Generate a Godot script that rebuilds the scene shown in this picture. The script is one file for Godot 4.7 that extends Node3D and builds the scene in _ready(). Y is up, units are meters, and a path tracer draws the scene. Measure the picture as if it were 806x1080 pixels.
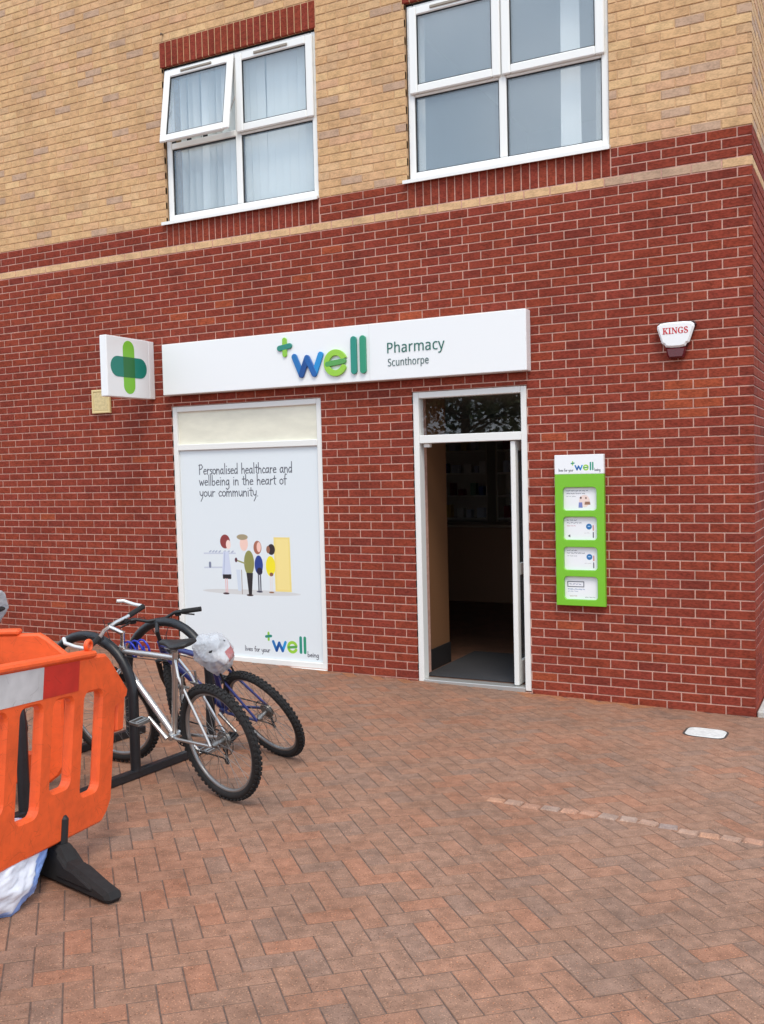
extends Node3D

# ------------------------------------------------------------------ mesh kit
class MB:
	var s := SurfaceTool.new()
	var col := Color.WHITE
	var xf := Transform3D.IDENTITY
	func _init():
		s.begin(Mesh.PRIMITIVE_TRIANGLES)
	func tri(a: Vector3, b: Vector3, c: Vector3, na: Vector3, nb: Vector3, nc: Vector3, ua := Vector2.ZERO, ub := Vector2.ZERO, uc := Vector2.ZERO):
		var g := (b - a).cross(c - a)
		if g.dot(na + nb + nc) > 0:
			var t := b; b = c; c = t
			t = nb; nb = nc; nc = t
			var tu := ub; ub = uc; uc = tu
		s.set_color(col); s.set_normal((xf.basis * na).normalized()); s.set_uv(ua); s.add_vertex(xf * a)
		s.set_color(col); s.set_normal((xf.basis * nb).normalized()); s.set_uv(ub); s.add_vertex(xf * b)
		s.set_color(col); s.set_normal((xf.basis * nc).normalized()); s.set_uv(uc); s.add_vertex(xf * c)
	func quad(a: Vector3, b: Vector3, c: Vector3, d: Vector3, n: Vector3):
		tri(a, b, c, n, n, n, Vector2(0, 0), Vector2(1, 0), Vector2(1, 1))
		tri(a, c, d, n, n, n, Vector2(0, 0), Vector2(1, 1), Vector2(0, 1))
	func box(lo: Vector3, hi: Vector3, ch := 0.0):
		var c := (lo + hi) * 0.5
		var h := (hi - lo) * 0.5
		ch = minf(ch, minf(h.x, minf(h.y, h.z)) * 0.8)
		var ax := [Vector3.RIGHT, Vector3.UP, Vector3.BACK]
		var hs := [h.x, h.y, h.z]
		for i in 3:
			var j := (i + 1) % 3
			var k := (i + 2) % 3
			for sg in [-1.0, 1.0]:
				var n: Vector3 = ax[i] * sg
				var o: Vector3 = c + n * hs[i]
				var u: Vector3 = ax[j] * (hs[j] - ch)
				var w: Vector3 = ax[k] * (hs[k] - ch)
				quad(o - u - w, o + u - w, o + u + w, o - u + w, n)
		if ch <= 0.0:
			return
		for i in 3:
			var j := (i + 1) % 3
			var k := (i + 2) % 3
			for sj in [-1.0, 1.0]:
				for sk in [-1.0, 1.0]:
					var l: Vector3 = ax[i] * (hs[i] - ch)
					var pj: Vector3 = c + ax[j] * sj * hs[j] + ax[k] * sk * (hs[k] - ch)
					var pk: Vector3 = c + ax[j] * sj * (hs[j] - ch) + ax[k] * sk * hs[k]
					quad(pj - l, pj + l, pk + l, pk - l, (ax[j] * sj + ax[k] * sk).normalized())
		for sx in [-1.0, 1.0]:
			for sy in [-1.0, 1.0]:
				for sz in [-1.0, 1.0]:
					var n := Vector3(sx, sy, sz).normalized()
					tri(c + Vector3(sx * h.x, sy * (h.y - ch), sz * (h.z - ch)), c + Vector3(sx * (h.x - ch), sy * h.y, sz * (h.z - ch)), c + Vector3(sx * (h.x - ch), sy * (h.y - ch), sz * h.z), n, n, n)
	# a block whose front (+z) edges are chamfered and whose back is left open
	func block(w: float, h: float, d: float, ch: float, cx := 0.0, cy := 0.0, cz := 0.0):
		var x := w * 0.5
		var y := h * 0.5
		var f := [Vector3(cx - x + ch, cy - y + ch, cz), Vector3(cx + x - ch, cy - y + ch, cz), Vector3(cx + x - ch, cy + y - ch, cz), Vector3(cx - x + ch, cy + y - ch, cz)]
		var m := [Vector3(cx - x, cy - y, cz - ch), Vector3(cx + x, cy - y, cz - ch), Vector3(cx + x, cy + y, cz - ch), Vector3(cx - x, cy + y, cz - ch)]
		quad(f[0], f[1], f[2], f[3], Vector3.BACK)
		var ns := [Vector3.DOWN, Vector3.RIGHT, Vector3.UP, Vector3.LEFT]
		var dz := Vector3(0, 0, -d + ch)
		for i in 4:
			var j := (i + 1) % 4
			quad(f[i], f[j], m[j], m[i], (ns[i] + Vector3.BACK).normalized())
			quad(m[i], m[j], m[j] + dz, m[i] + dz, ns[i])
	func tube(pts: Array, r, seg := 10, closed := false, caps := true):
		var n := pts.size()
		var rings := []
		var nor := []
		var prev := Vector3.ZERO
		for i in n:
			var d: Vector3
			if closed:
				d = pts[(i + 1) % n] - pts[(i + n - 1) % n]
			else:
				d = pts[mini(i + 1, n - 1)] - pts[maxi(i - 1, 0)]
			d = d.normalized()
			if prev == Vector3.ZERO:
				prev = d.cross(Vector3.UP if absf(d.y) < 0.9 else Vector3.RIGHT).normalized()
			prev = (prev - d * prev.dot(d)).normalized()
			var b := d.cross(prev)
			var rr: float = r[i] if r is Array else r
			var ring := []
			var nn := []
			for k in seg:
				var a := TAU * k / seg
				var q: Vector3 = prev * cos(a) + b * sin(a)
				nn.append(q)
				ring.append(pts[i] + q * rr)
			rings.append(ring)
			nor.append(nn)
		for i in (n if closed else n - 1):
			var j := (i + 1) % n
			for k in seg:
				var l := (k + 1) % seg
				tri(rings[i][k], rings[i][l], rings[j][l], nor[i][k], nor[i][l], nor[j][l])
				tri(rings[i][k], rings[j][l], rings[j][k], nor[i][k], nor[j][l], nor[j][k])
		if caps and not closed:
			for e in [0, n - 1]:
				var d: Vector3 = (pts[0] - pts[1]).normalized() if e == 0 else (pts[n - 1] - pts[n - 2]).normalized()
				for k in seg:
					tri(pts[e], rings[e][k], rings[e][(k + 1) % seg], d, d, d)
	func loft(rings: Array, caps := true):
		var m: int = rings[0].size()
		var cen := []
		for r in rings:
			var c := Vector3.ZERO
			for q in r:
				c += q
			cen.append(c / m)
		var nrm := []
		for i in rings.size():
			var nn := []
			for k in m:
				var du: Vector3 = rings[i][(k + 1) % m] - rings[i][(k + m - 1) % m]
				var dv: Vector3 = rings[mini(i + 1, rings.size() - 1)][k] - rings[maxi(i - 1, 0)][k]
				var q := du.cross(dv).normalized()
				if q.dot(rings[i][k] - cen[i]) < 0:
					q = -q
				nn.append(q)
			nrm.append(nn)
		for i in rings.size() - 1:
			for k in m:
				var l := (k + 1) % m
				tri(rings[i][k], rings[i][l], rings[i + 1][l], nrm[i][k], nrm[i][l], nrm[i + 1][l])
				tri(rings[i][k], rings[i + 1][l], rings[i + 1][k], nrm[i][k], nrm[i + 1][l], nrm[i + 1][k])
		if caps:
			for e in [0, rings.size() - 1]:
				var d: Vector3 = (cen[e] - cen[1 if e == 0 else e - 1]).normalized()
				for k in m:
					tri(cen[e], rings[e][k], rings[e][(k + 1) % m], d, d, d)
	# torus about the z axis
	func ring(c: Vector3, rad: float, rx: float, ry: float, seg := 48, sub := 10):
		for i in seg:
			var a0 := TAU * i / seg
			var a1 := TAU * (i + 1) / seg
			for k in sub:
				var b0 := TAU * k / sub
				var b1 := TAU * (k + 1) / sub
				var q := []
				var nn := []
				for ab in [[a0, b0], [a1, b0], [a1, b1], [a0, b1]]:
					var e := Vector3(cos(ab[0]), sin(ab[0]), 0)
					q.append(c + e * (rad + rx * cos(ab[1])) + Vector3(0, 0, ry * sin(ab[1])))
					nn.append((e * cos(ab[1]) / rx + Vector3(0, 0, sin(ab[1]) / ry)).normalized())
				tri(q[0], q[1], q[2], nn[0], nn[1], nn[2])
				tri(q[0], q[2], q[3], nn[0], nn[2], nn[3])
	static func grown(poly: PackedVector2Array, d: float) -> PackedVector2Array:
		var r := PackedVector2Array()
		var n := poly.size()
		for i in n:
			var e0 := (poly[i] - poly[(i + n - 1) % n]).normalized()
			var e1 := (poly[(i + 1) % n] - poly[i]).normalized()
			var n0 := Vector2(e0.y, -e0.x)
			var n1 := Vector2(e1.y, -e1.x)
			r.append(poly[i] + (n0 + n1) * d / maxf(0.35, 1.0 + n0.dot(n1)))
		return r
	# extrusion along z of a counter-clockwise outline, with holes that each fill a column of their own
	func slab(outer: PackedVector2Array, holes: Array, z0: float, z1: float, ch := 0.0, back := true):
		if Geometry2D.is_polygon_clockwise(outer):
			outer.reverse()
		var oi := grown(outer, -ch) if ch > 0.0 else outer
		var cons := [[outer, oi, 1.0]]
		var hs := []
		for h in holes:
			var hp: PackedVector2Array = h
			if Geometry2D.is_polygon_clockwise(hp):
				hp.reverse()
			var hg := grown(hp, ch) if ch > 0.0 else hp
			hs.append(hg)
			cons.append([hp, hg, -1.0])
		var faces := []
		if hs.is_empty():
			faces.append(oi)
		else:
			var xs := [-1e3, 1e3]
			var spans := []
			for h in hs:
				var lo := 1e9
				var hi := -1e9
				for q in h:
					lo = minf(lo, q.x); hi = maxf(hi, q.x)
				xs.append(lo + 1e-4); xs.append(hi - 1e-4)
				spans.append([lo, hi])
			xs.sort()
			for i in xs.size() - 1:
				if xs[i + 1] - xs[i] < 1e-5:
					continue
				var rect := PackedVector2Array([Vector2(xs[i], -1e3), Vector2(xs[i + 1], -1e3), Vector2(xs[i + 1], 1e3), Vector2(xs[i], 1e3)])
				var parts := Geometry2D.intersect_polygons(oi, rect)
				for h in hs.size():
					if spans[h][0] < xs[i] and spans[h][1] > xs[i + 1]:
						var nxt := []
						for q in parts:
							for w in Geometry2D.clip_polygons(q, hs[h]):
								nxt.append(w)
						parts.assign(nxt)
				for q in parts:
					faces.append(q)
		for f in faces:
			var ti := Geometry2D.triangulate_polygon(f)
			for k in range(0, ti.size(), 3):
				var a: Vector2 = f[ti[k]]
				var b: Vector2 = f[ti[k + 1]]
				var c: Vector2 = f[ti[k + 2]]
				tri(Vector3(a.x, a.y, z1), Vector3(b.x, b.y, z1), Vector3(c.x, c.y, z1), Vector3.BACK, Vector3.BACK, Vector3.BACK)
				if back:
					tri(Vector3(a.x, a.y, z0), Vector3(b.x, b.y, z0), Vector3(c.x, c.y, z0), Vector3.FORWARD, Vector3.FORWARD, Vector3.FORWARD)
		for c in cons:
			var n: int = c[0].size()
			for i in n:
				var j := (i + 1) % n
				var a: Vector2 = c[0][i]
				var b: Vector2 = c[0][j]
				var e := (b - a).normalized()
				var nn: Vector3 = Vector3(e.y, -e.x, 0) * c[2]
				quad(Vector3(a.x, a.y, z0 + (ch if back else 0.0)), Vector3(b.x, b.y, z0 + (ch if back else 0.0)), Vector3(b.x, b.y, z1 - ch), Vector3(a.x, a.y, z1 - ch), nn)
				if ch > 0.0:
					var a2: Vector2 = c[1][i]
					var b2: Vector2 = c[1][j]
					quad(Vector3(a.x, a.y, z1 - ch), Vector3(b.x, b.y, z1 - ch), Vector3(b2.x, b2.y, z1), Vector3(a2.x, a2.y, z1), (nn + Vector3.BACK).normalized())
					if back:
						quad(Vector3(a.x, a.y, z0 + ch), Vector3(b.x, b.y, z0 + ch), Vector3(b2.x, b2.y, z0), Vector3(a2.x, a2.y, z0), (nn + Vector3.FORWARD).normalized())
	func mesh() -> ArrayMesh:
		return s.commit()


func obj(called: String, m, material: Material, parent: Node) -> MeshInstance3D:
	var o := MeshInstance3D.new()
	o.name = called
	o.mesh = m.mesh() if m is MB else m
	o.material_override = material
	parent.add_child(o, true)
	return o


var used := {}
func numbered(called: String) -> String:
	used[called] = used.get(called, -1) + 1
	return called if used[called] == 0 else "%s_%03d" % [called, used[called]]


func tag(o: Node, label: String, category: String, group := ""):
	o.set_meta("label", label)
	o.set_meta("category", category)
	if group:
		o.set_meta("group", group)
	return o


func thing(called: String, label: String, category: String, at := Vector3.ZERO, basis_ := Basis.IDENTITY, group := "") -> Node3D:
	var o := Node3D.new()
	o.name = numbered(called)
	add_child(o)
	o.transform = Transform3D(basis_, at)
	return tag(o, label, category, group)


func structure(o: Node):
	o.set_meta("kind", "structure")
	return o


func poly(a: Array) -> PackedVector2Array:
	var r := PackedVector2Array()
	for q in a:
		r.append(Vector2(q[0], q[1]))
	return r


func round_rect(x0: float, y0: float, x1: float, y1: float, r: float, n := 5) -> PackedVector2Array:
	var out := PackedVector2Array()
	for c in [[x1 - r, y0 + r, -PI / 2], [x1 - r, y1 - r, 0.0], [x0 + r, y1 - r, PI / 2], [x0 + r, y0 + r, PI]]:
		for i in n + 1:
			var a: float = c[2] + PI / 2 * i / n
			out.append(Vector2(c[0] + r * cos(a), c[1] + r * sin(a)))
	return out


func stadium(a: Vector2, b: Vector2, r: float, n := 10) -> PackedVector2Array:
	var d := (b - a).angle()
	var out := PackedVector2Array()
	for i in n + 1:
		var t := d - PI / 2 + PI * i / n
		out.append(b + Vector2(cos(t), sin(t)) * r)
	for i in n + 1:
		var t := d + PI / 2 + PI * i / n
		out.append(a + Vector2(cos(t), sin(t)) * r)
	return out


func srgb(r: float, g: float, b: float) -> Color:
	return Color(r / 255.0, g / 255.0, b / 255.0)


func lin(r: float, g: float, b: float) -> Color:
	return srgb(r, g, b).srgb_to_linear()


func mat(c: Color, rough := 0.6, metal := 0.0, spec := 0.5) -> StandardMaterial3D:
	var m := StandardMaterial3D.new()
	m.albedo_color = c
	m.roughness = rough
	m.metallic = metal
	m.metallic_specular = spec
	return m


func noise_image(side: int, freq: float, seed_: int, octaves := 4, kind := FastNoiseLite.TYPE_SIMPLEX_SMOOTH) -> Image:
	var n := FastNoiseLite.new()
	n.seed = seed_
	n.noise_type = kind
	n.frequency = freq
	n.fractal_octaves = octaves
	return n.get_seamless_image(side, side)


# grey multiplier texture: lo + (hi - lo) * noise, two noises layered
func grain(side: int, f1: float, f2: float, lo: float, hi: float, seed_: int, share := 0.5) -> Image:
	var a := noise_image(side, f1, seed_).get_data()
	var b := noise_image(side, f2, seed_ + 7).get_data()
	var out := PackedByteArray()
	out.resize(side * side)
	for i in side * side:
		var t: float = (a[i] * share + b[i] * (1.0 - share)) / 255.0
		out[i] = clampi(int(255.0 * (lo + (hi - lo) * t)), 0, 255)
	return Image.create_from_data(side, side, false, Image.FORMAT_L8, out)


func tex(im: Image) -> ImageTexture:
	return ImageTexture.create_from_image(im)


# a worn surface: world-mapped grain in colour and relief
func worn(c: Color, rough: float, im: Image, scale: Vector3, relief := 0.0, vertex := false) -> StandardMaterial3D:
	var m := mat(c, rough)
	m.albedo_texture = tex(im)
	m.uv1_triplanar = true
	m.uv1_world_triplanar = true
	m.uv1_scale = scale
	m.vertex_color_use_as_albedo = vertex
	if relief != 0.0:
		m.heightmap_enabled = true
		m.heightmap_texture = m.albedo_texture
		m.heightmap_scale = relief
	return m


# broad, uneven discolouration laid over the fine grain
func weathered(m: StandardMaterial3D, t: Texture2D, scale: Vector3):
	m.detail_enabled = true
	m.detail_blend_mode = BaseMaterial3D.BLEND_MODE_MUL
	m.detail_albedo = t
	m.detail_uv_layer = BaseMaterial3D.DETAIL_UV_2
	m.uv2_triplanar = true
	m.uv2_world_triplanar = true
	m.uv2_scale = scale


# scuffs and scratches on moulded plastic
func scuffed(side: int, lo: float, seed_: int, n: int) -> Image:
	var im := grain(side, 0.02, 0.006, lo, 1.06, seed_)
	im.convert(Image.FORMAT_RGB8)
	var r := RandomNumberGenerator.new()
	r.seed = seed_
	for i in n:
		var p := Vector2(r.randf_range(20, side - 20), r.randf_range(20, side - 20))
		var a := r.randf() * TAU
		var l := r.randf_range(4, 46)
		var c := Color(0.45, 0.42, 0.4) if r.randf() < 0.6 else Color(1, 0.98, 0.96)
		var share := r.randf_range(0.12, 0.55)
		for k in int(l):
			a += r.randf_range(-0.06, 0.06)
			p += Vector2(cos(a), sin(a))
			var q := p.posmod(side)
			im.set_pixelv(Vector2i(q), im.get_pixelv(Vector2i(q)).lerp(c, share))
	return im


# ------------------------------------------------------------------ print (flat artwork drawn into an image)
class Canvas:
	var im: Image
	var o: Vector2       # lower left corner, in metres
	var k: float         # pixels per metre
	var w: int
	var h: int
	func _init(origin: Vector2, size: Vector2, per_m: float, c: Color):
		o = origin
		k = per_m
		w = int(size.x * k)
		h = int(size.y * k)
		im = Image.create(w, h, false, Image.FORMAT_RGBA8)
		im.fill(c)
	func to(p: Vector2) -> Vector2:
		return Vector2((p.x - o.x) * k, h - (p.y - o.y) * k)
	func dab(x: int, y: int, c: Color, a: float):
		if x < 0 or y < 0 or x >= w or y >= h or a <= 0.0:
			return
		im.set_pixel(x, y, im.get_pixel(x, y).lerp(Color(c.r, c.g, c.b, 1), minf(a, 1.0) * c.a))
	func stroke(p0: Vector2, p1: Vector2, r: float, c: Color):
		var a := to(p0)
		var b := to(p1)
		r *= k
		for y in range(int(minf(a.y, b.y) - r - 1), int(maxf(a.y, b.y) + r + 2)):
			for x in range(int(minf(a.x, b.x) - r - 1), int(maxf(a.x, b.x) + r + 2)):
				var q := Vector2(x + 0.5, y + 0.5)
				dab(x, y, c, r - q.distance_to(Geometry2D.get_closest_point_to_segment(q, a, b)) + 0.5)
	func ellipse(c0: Vector2, rad: Vector2, c: Color):
		var a := to(c0)
		var r := rad * k
		for y in range(int(a.y - r.y - 1), int(a.y + r.y + 2)):
			for x in range(int(a.x - r.x - 1), int(a.x + r.x + 2)):
				var d := ((Vector2(x + 0.5, y + 0.5) - a) / r).length()
				dab(x, y, c, (1.0 - d) * minf(r.x, r.y) + 0.5)
	func arc(c0: Vector2, rad: float, wd: float, a0: float, a1: float, c: Color):
		var n := 18
		for i in n:
			var t0 := lerpf(a0, a1, float(i) / n)
			var t1 := lerpf(a0, a1, float(i + 1) / n)
			stroke(c0 + Vector2(cos(t0), sin(t0)) * rad, c0 + Vector2(cos(t1), sin(t1)) * rad, wd, c)
	func fill(pts: Array, c: Color):
		var pg := PackedVector2Array()
		var lo := Vector2(1e9, 1e9)
		var hi := -lo
		for q in pts:
			var t := to(q)
			pg.append(t)
			lo = lo.min(t); hi = hi.max(t)
		for y in range(int(lo.y) - 1, int(hi.y) + 2):
			for x in range(int(lo.x) - 1, int(hi.x) + 2):
				var n := 0
				for d in [Vector2(.25, .25), Vector2(.75, .25), Vector2(.25, .75), Vector2(.75, .75)]:
					if Geometry2D.is_point_in_polygon(Vector2(x, y) + d, pg):
						n += 1
				if n:
					dab(x, y, c, n / 4.0)


const PEN := {
	"P": [.85, [[.1, 0], [.12, 1.9]], [[0, 1.75], [.5, 1.9], [.75, 1.45], [.5, 1.05], [.12, .95]]],
	"e": [.72, [[.08, .5], [.6, .62], [.5, .95], [.25, .95], [.05, .5], [.2, .05], [.6, .12]]],
	"r": [.55, [[.1, 1], [.12, 0]], [[.12, .6], [.3, .95], [.5, .9]]],
	"s": [.55, [[.5, .9], [.2, .95], [.1, .7], [.4, .45], [.42, .1], [.05, .05]]],
	"o": [.72, [[.35, .98], [.08, .75], [.08, .25], [.32, 0], [.6, .25], [.6, .75], [.35, .98]]],
	"n": [.75, [[.08, 1], [.1, 0]], [[.1, .6], [.35, 1], [.55, .8], [.58, 0]]],
	"a": [.8, [[.55, .85], [.3, 1], [.06, .6], [.12, .1], [.35, .05], [.55, .5]], [[.57, 1], [.55, .3], [.68, 0]]],
	"l": [.32, [[.12, 2], [.13, 0]]],
	"i": [.32, [[.12, 1], [.12, 0]], [[.12, 1.42], [.13, 1.47]]],
	"d": [.8, [[.55, .85], [.3, 1], [.06, .6], [.12, .1], [.35, .05], [.57, .5]], [[.6, 2], [.58, 0]]],
	"h": [.75, [[.1, 2], [.1, 0]], [[.1, .6], [.35, 1], [.55, .8], [.58, 0]]],
	"t": [.55, [[.28, 1.6], [.25, .15], [.45, 0]], [[.02, 1.1], [.52, 1.12]]],
	"c": [.62, [[.55, .85], [.3, 1], [.06, .55], [.2, .05], [.55, .12]]],
	"w": [.95, [[.02, 1], [.22, .02], [.42, .8], [.62, .02], [.85, 1]]],
	"b": [.75, [[.1, 2], [.1, .05], [.4, 0], [.6, .4], [.45, .9], [.1, .7]]],
	"g": [.78, [[.55, .85], [.3, 1], [.06, .6], [.12, .1], [.35, .05], [.55, .5]], [[.57, 1], [.58, -.5], [.3, -.85], [.05, -.6]]],
	"f": [.55, [[.5, 1.85], [.3, 1.9], [.22, 1.4], [.22, -.1]], [[.02, 1], [.48, 1.02]]],
	"y": [.7, [[.05, 1], [.1, .4], [.3, .15], [.55, .4]], [[.6, 1], [.5, -.2], [.2, -.9]]],
	"u": [.75, [[.08, 1], [.1, .3], [.3, 0], [.55, .4]], [[.58, 1], [.62, 0]]],
	"m": [1.05, [[.08, 1], [.1, 0]], [[.1, .6], [.3, 1], [.45, .8], [.46, 0]], [[.46, .6], [.7, 1], [.85, .8], [.88, 0]]],
	"v": [.65, [[.03, 1], [.28, .02], [.55, 1]]],
	".": [.3, [[.1, .02], [.11, .04]]], " ": [.55]}


func handwrite(cv: Canvas, text: String, at: Vector2, width: float, xh: float, r: float, c: Color):
	var total := 0.0
	for ch in text:
		total += PEN[ch][0]
	var kx := width / total
	var x := 0.0
	for ch in text:
		var g: Array = PEN[ch]
		for i in range(1, g.size()):
			for j in g[i].size() - 1:
				cv.stroke(at + Vector2((x + g[i][j][0]) * kx, g[i][j][1] * xh), at + Vector2((x + g[i][j + 1][0]) * kx, g[i][j + 1][1] * xh), r, c)
		x += g[0]


# the sign's emblem: [kind, colour, a, b, half width]; lower left of the w at the origin, metres at fascia size
func emblem() -> Array:
	return [
		["bar", srgb(140, 198, 63), Vector2(-.078, .235), Vector2(-.078, .37), .024],
		["bar", srgb(43, 135, 118), Vector2(-.135, .296), Vector2(-.022, .312), .026],
		["bar", srgb(24, 110, 178), Vector2(.028, .205), Vector2(.102, .035), .029],
		["bar", srgb(30, 140, 206), Vector2(.242, .035), Vector2(.312, .205), .029],
		["bar", srgb(14, 72, 140), Vector2(.102, .035), Vector2(.166, .185), .029],
		["bar", srgb(18, 92, 165), Vector2(.166, .185), Vector2(.242, .035), .029],
		["ring", srgb(150, 204, 62), Vector2(.47, .12), Vector2(0.35, 5.75), .028],
		["bar", srgb(86, 160, 80), Vector2(.385, .112), Vector2(.555, .13), .025],
		["bar", srgb(36, 140, 122), Vector2(.662, .034), Vector2(.662, .315), .03],
		["bar", srgb(44, 146, 112), Vector2(.756, .034), Vector2(.756, .315), .03]]


func print_emblem(cv: Canvas, at: Vector2, k: float):
	for e in emblem():
		if e[0] == "bar":
			cv.stroke(at + e[2] * k, at + e[3] * k, e[4] * k, e[1])
		else:
			cv.arc(at + e[2] * k, .094 * k, e[4] * k, e[3].x, e[3].y, e[1])


func print_panel(cv: Canvas, z: float, parent: Node, called: String, rough := 0.45) -> MeshInstance3D:
	var m := MB.new()
	var a := cv.o
	var b := cv.o + Vector2(cv.w, cv.h) / cv.k
	var n := Vector3.BACK
	var q := [Vector3(a.x, a.y, z), Vector3(b.x, a.y, z), Vector3(b.x, b.y, z), Vector3(a.x, b.y, z)]
	m.tri(q[0], q[1], q[2], n, n, n, Vector2(0, 1), Vector2(1, 1), Vector2(1, 0))
	m.tri(q[0], q[2], q[3], n, n, n, Vector2(0, 1), Vector2(1, 0), Vector2(0, 0))
	var mt := mat(Color.WHITE, rough)
	mt.albedo_texture = tex(cv.im)
	mt.texture_repeat = false
	return obj(called, m, mt, parent)


# ------------------------------------------------------------------ the place
# x runs along the shop front from its right-hand corner, y up, z out of the wall towards the square; the paving falls gently to that corner
const SLOPE_X := -0.021
const SLOPE_Z := 0.0365
const PIXEL_F := 1026.6
var cam_basis := Basis(Vector3(0.88978, -0.02387, -0.45576), Vector3(0.00069, 0.9987, -0.05097), Vector3(0.45639, 0.04504, 0.88864)).orthonormalized()
var cam_at := Vector3(0.859, 1.989, 7.895)
var up_ground := Vector3(-SLOPE_X, 1, -SLOPE_Z).normalized()
var rng := RandomNumberGenerator.new()
var M := {}


func ground(x: float, z: float, h := 0.0) -> Vector3:
	return Vector3(x, SLOPE_X * x + SLOPE_Z * z, z) + up_ground * h


# how large a patch of one square metre shows in the photograph (0 outside its frame)
func shown(p: Vector3, n: Vector3) -> float:
	var q := cam_basis.transposed() * (p - cam_at)
	if q.z > -0.5 or absf(q.x / q.z) > 403.0 / PIXEL_F or absf(q.y / q.z) > 540.0 / PIXEL_F:
		return 0.0
	return absf(n.dot((cam_at - p).normalized())) / (p - cam_at).length_squared()


func _ready():
	rng.seed = 20
	set_camera_and_light()
	make_materials()
	build_ground()
	build_house()
	build_windows()
	build_interior()
	build_signs()
	build_rack_and_bikes()
	build_barriers()
	build_small_things()
	build_tree()


func set_camera_and_light():
	var cam := Camera3D.new()
	cam.name = "camera"
	cam.fov = rad_to_deg(2.0 * atan(540.0 / PIXEL_F))
	cam.far = 400.0
	cam.near = 0.05
	add_child(cam)
	cam.transform = Transform3D(cam_basis, cam_at)
	cam.current = true
	var sun := DirectionalLight3D.new()
	sun.name = "sun"
	sun.light_energy = 0.38
	sun.light_angular_distance = 22.0
	sun.light_color = Color(1.0, 0.97, 0.93)
	sun.shadow_enabled = true
	add_child(sun)
	sun.look_at_from_position(Vector3(6, 16, 9), Vector3.ZERO)
	var sky_mat := ProceduralSkyMaterial.new()
	sky_mat.sky_top_color = srgb(150, 182, 216)
	sky_mat.sky_horizon_color = srgb(206, 221, 236)
	sky_mat.sky_curve = 0.3
	sky_mat.ground_bottom_color = srgb(120, 105, 95)
	sky_mat.ground_horizon_color = srgb(205, 205, 203)
	var nz := FastNoiseLite.new()
	nz.seed = 12
	nz.frequency = 0.012
	nz.fractal_octaves = 5
	var cl := nz.get_seamless_image(1024, 512).get_data()
	var cover := PackedByteArray()
	cover.resize(1024 * 512 * 4)
	for i in 1024 * 512:
		var t := smoothstep(0.25, 0.8, cl[i] / 255.0)
		cover[i * 4] = 250
		cover[i * 4 + 1] = 250
		cover[i * 4 + 2] = 250
		cover[i * 4 + 3] = int(t * 255.0)
	sky_mat.sky_cover = tex(Image.create_from_data(1024, 512, false, Image.FORMAT_RGBA8, cover))
	sky_mat.sky_cover_modulate = Color(0.78, 0.75, 0.71)
	var sky := Sky.new()
	sky.sky_material = sky_mat
	var env := Environment.new()
	env.background_mode = Environment.BG_SKY
	env.sky = sky
	env.background_energy_multiplier = 1.0
	env.tonemap_mode = Environment.TONE_MAPPER_LINEAR
	env.tonemap_exposure = 1.75
	env.sdfgi_enabled = true
	env.ssao_enabled = true
	env.ssil_enabled = true
	var we := WorldEnvironment.new()
	we.name = "environment"
	we.environment = env
	add_child(we)


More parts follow.
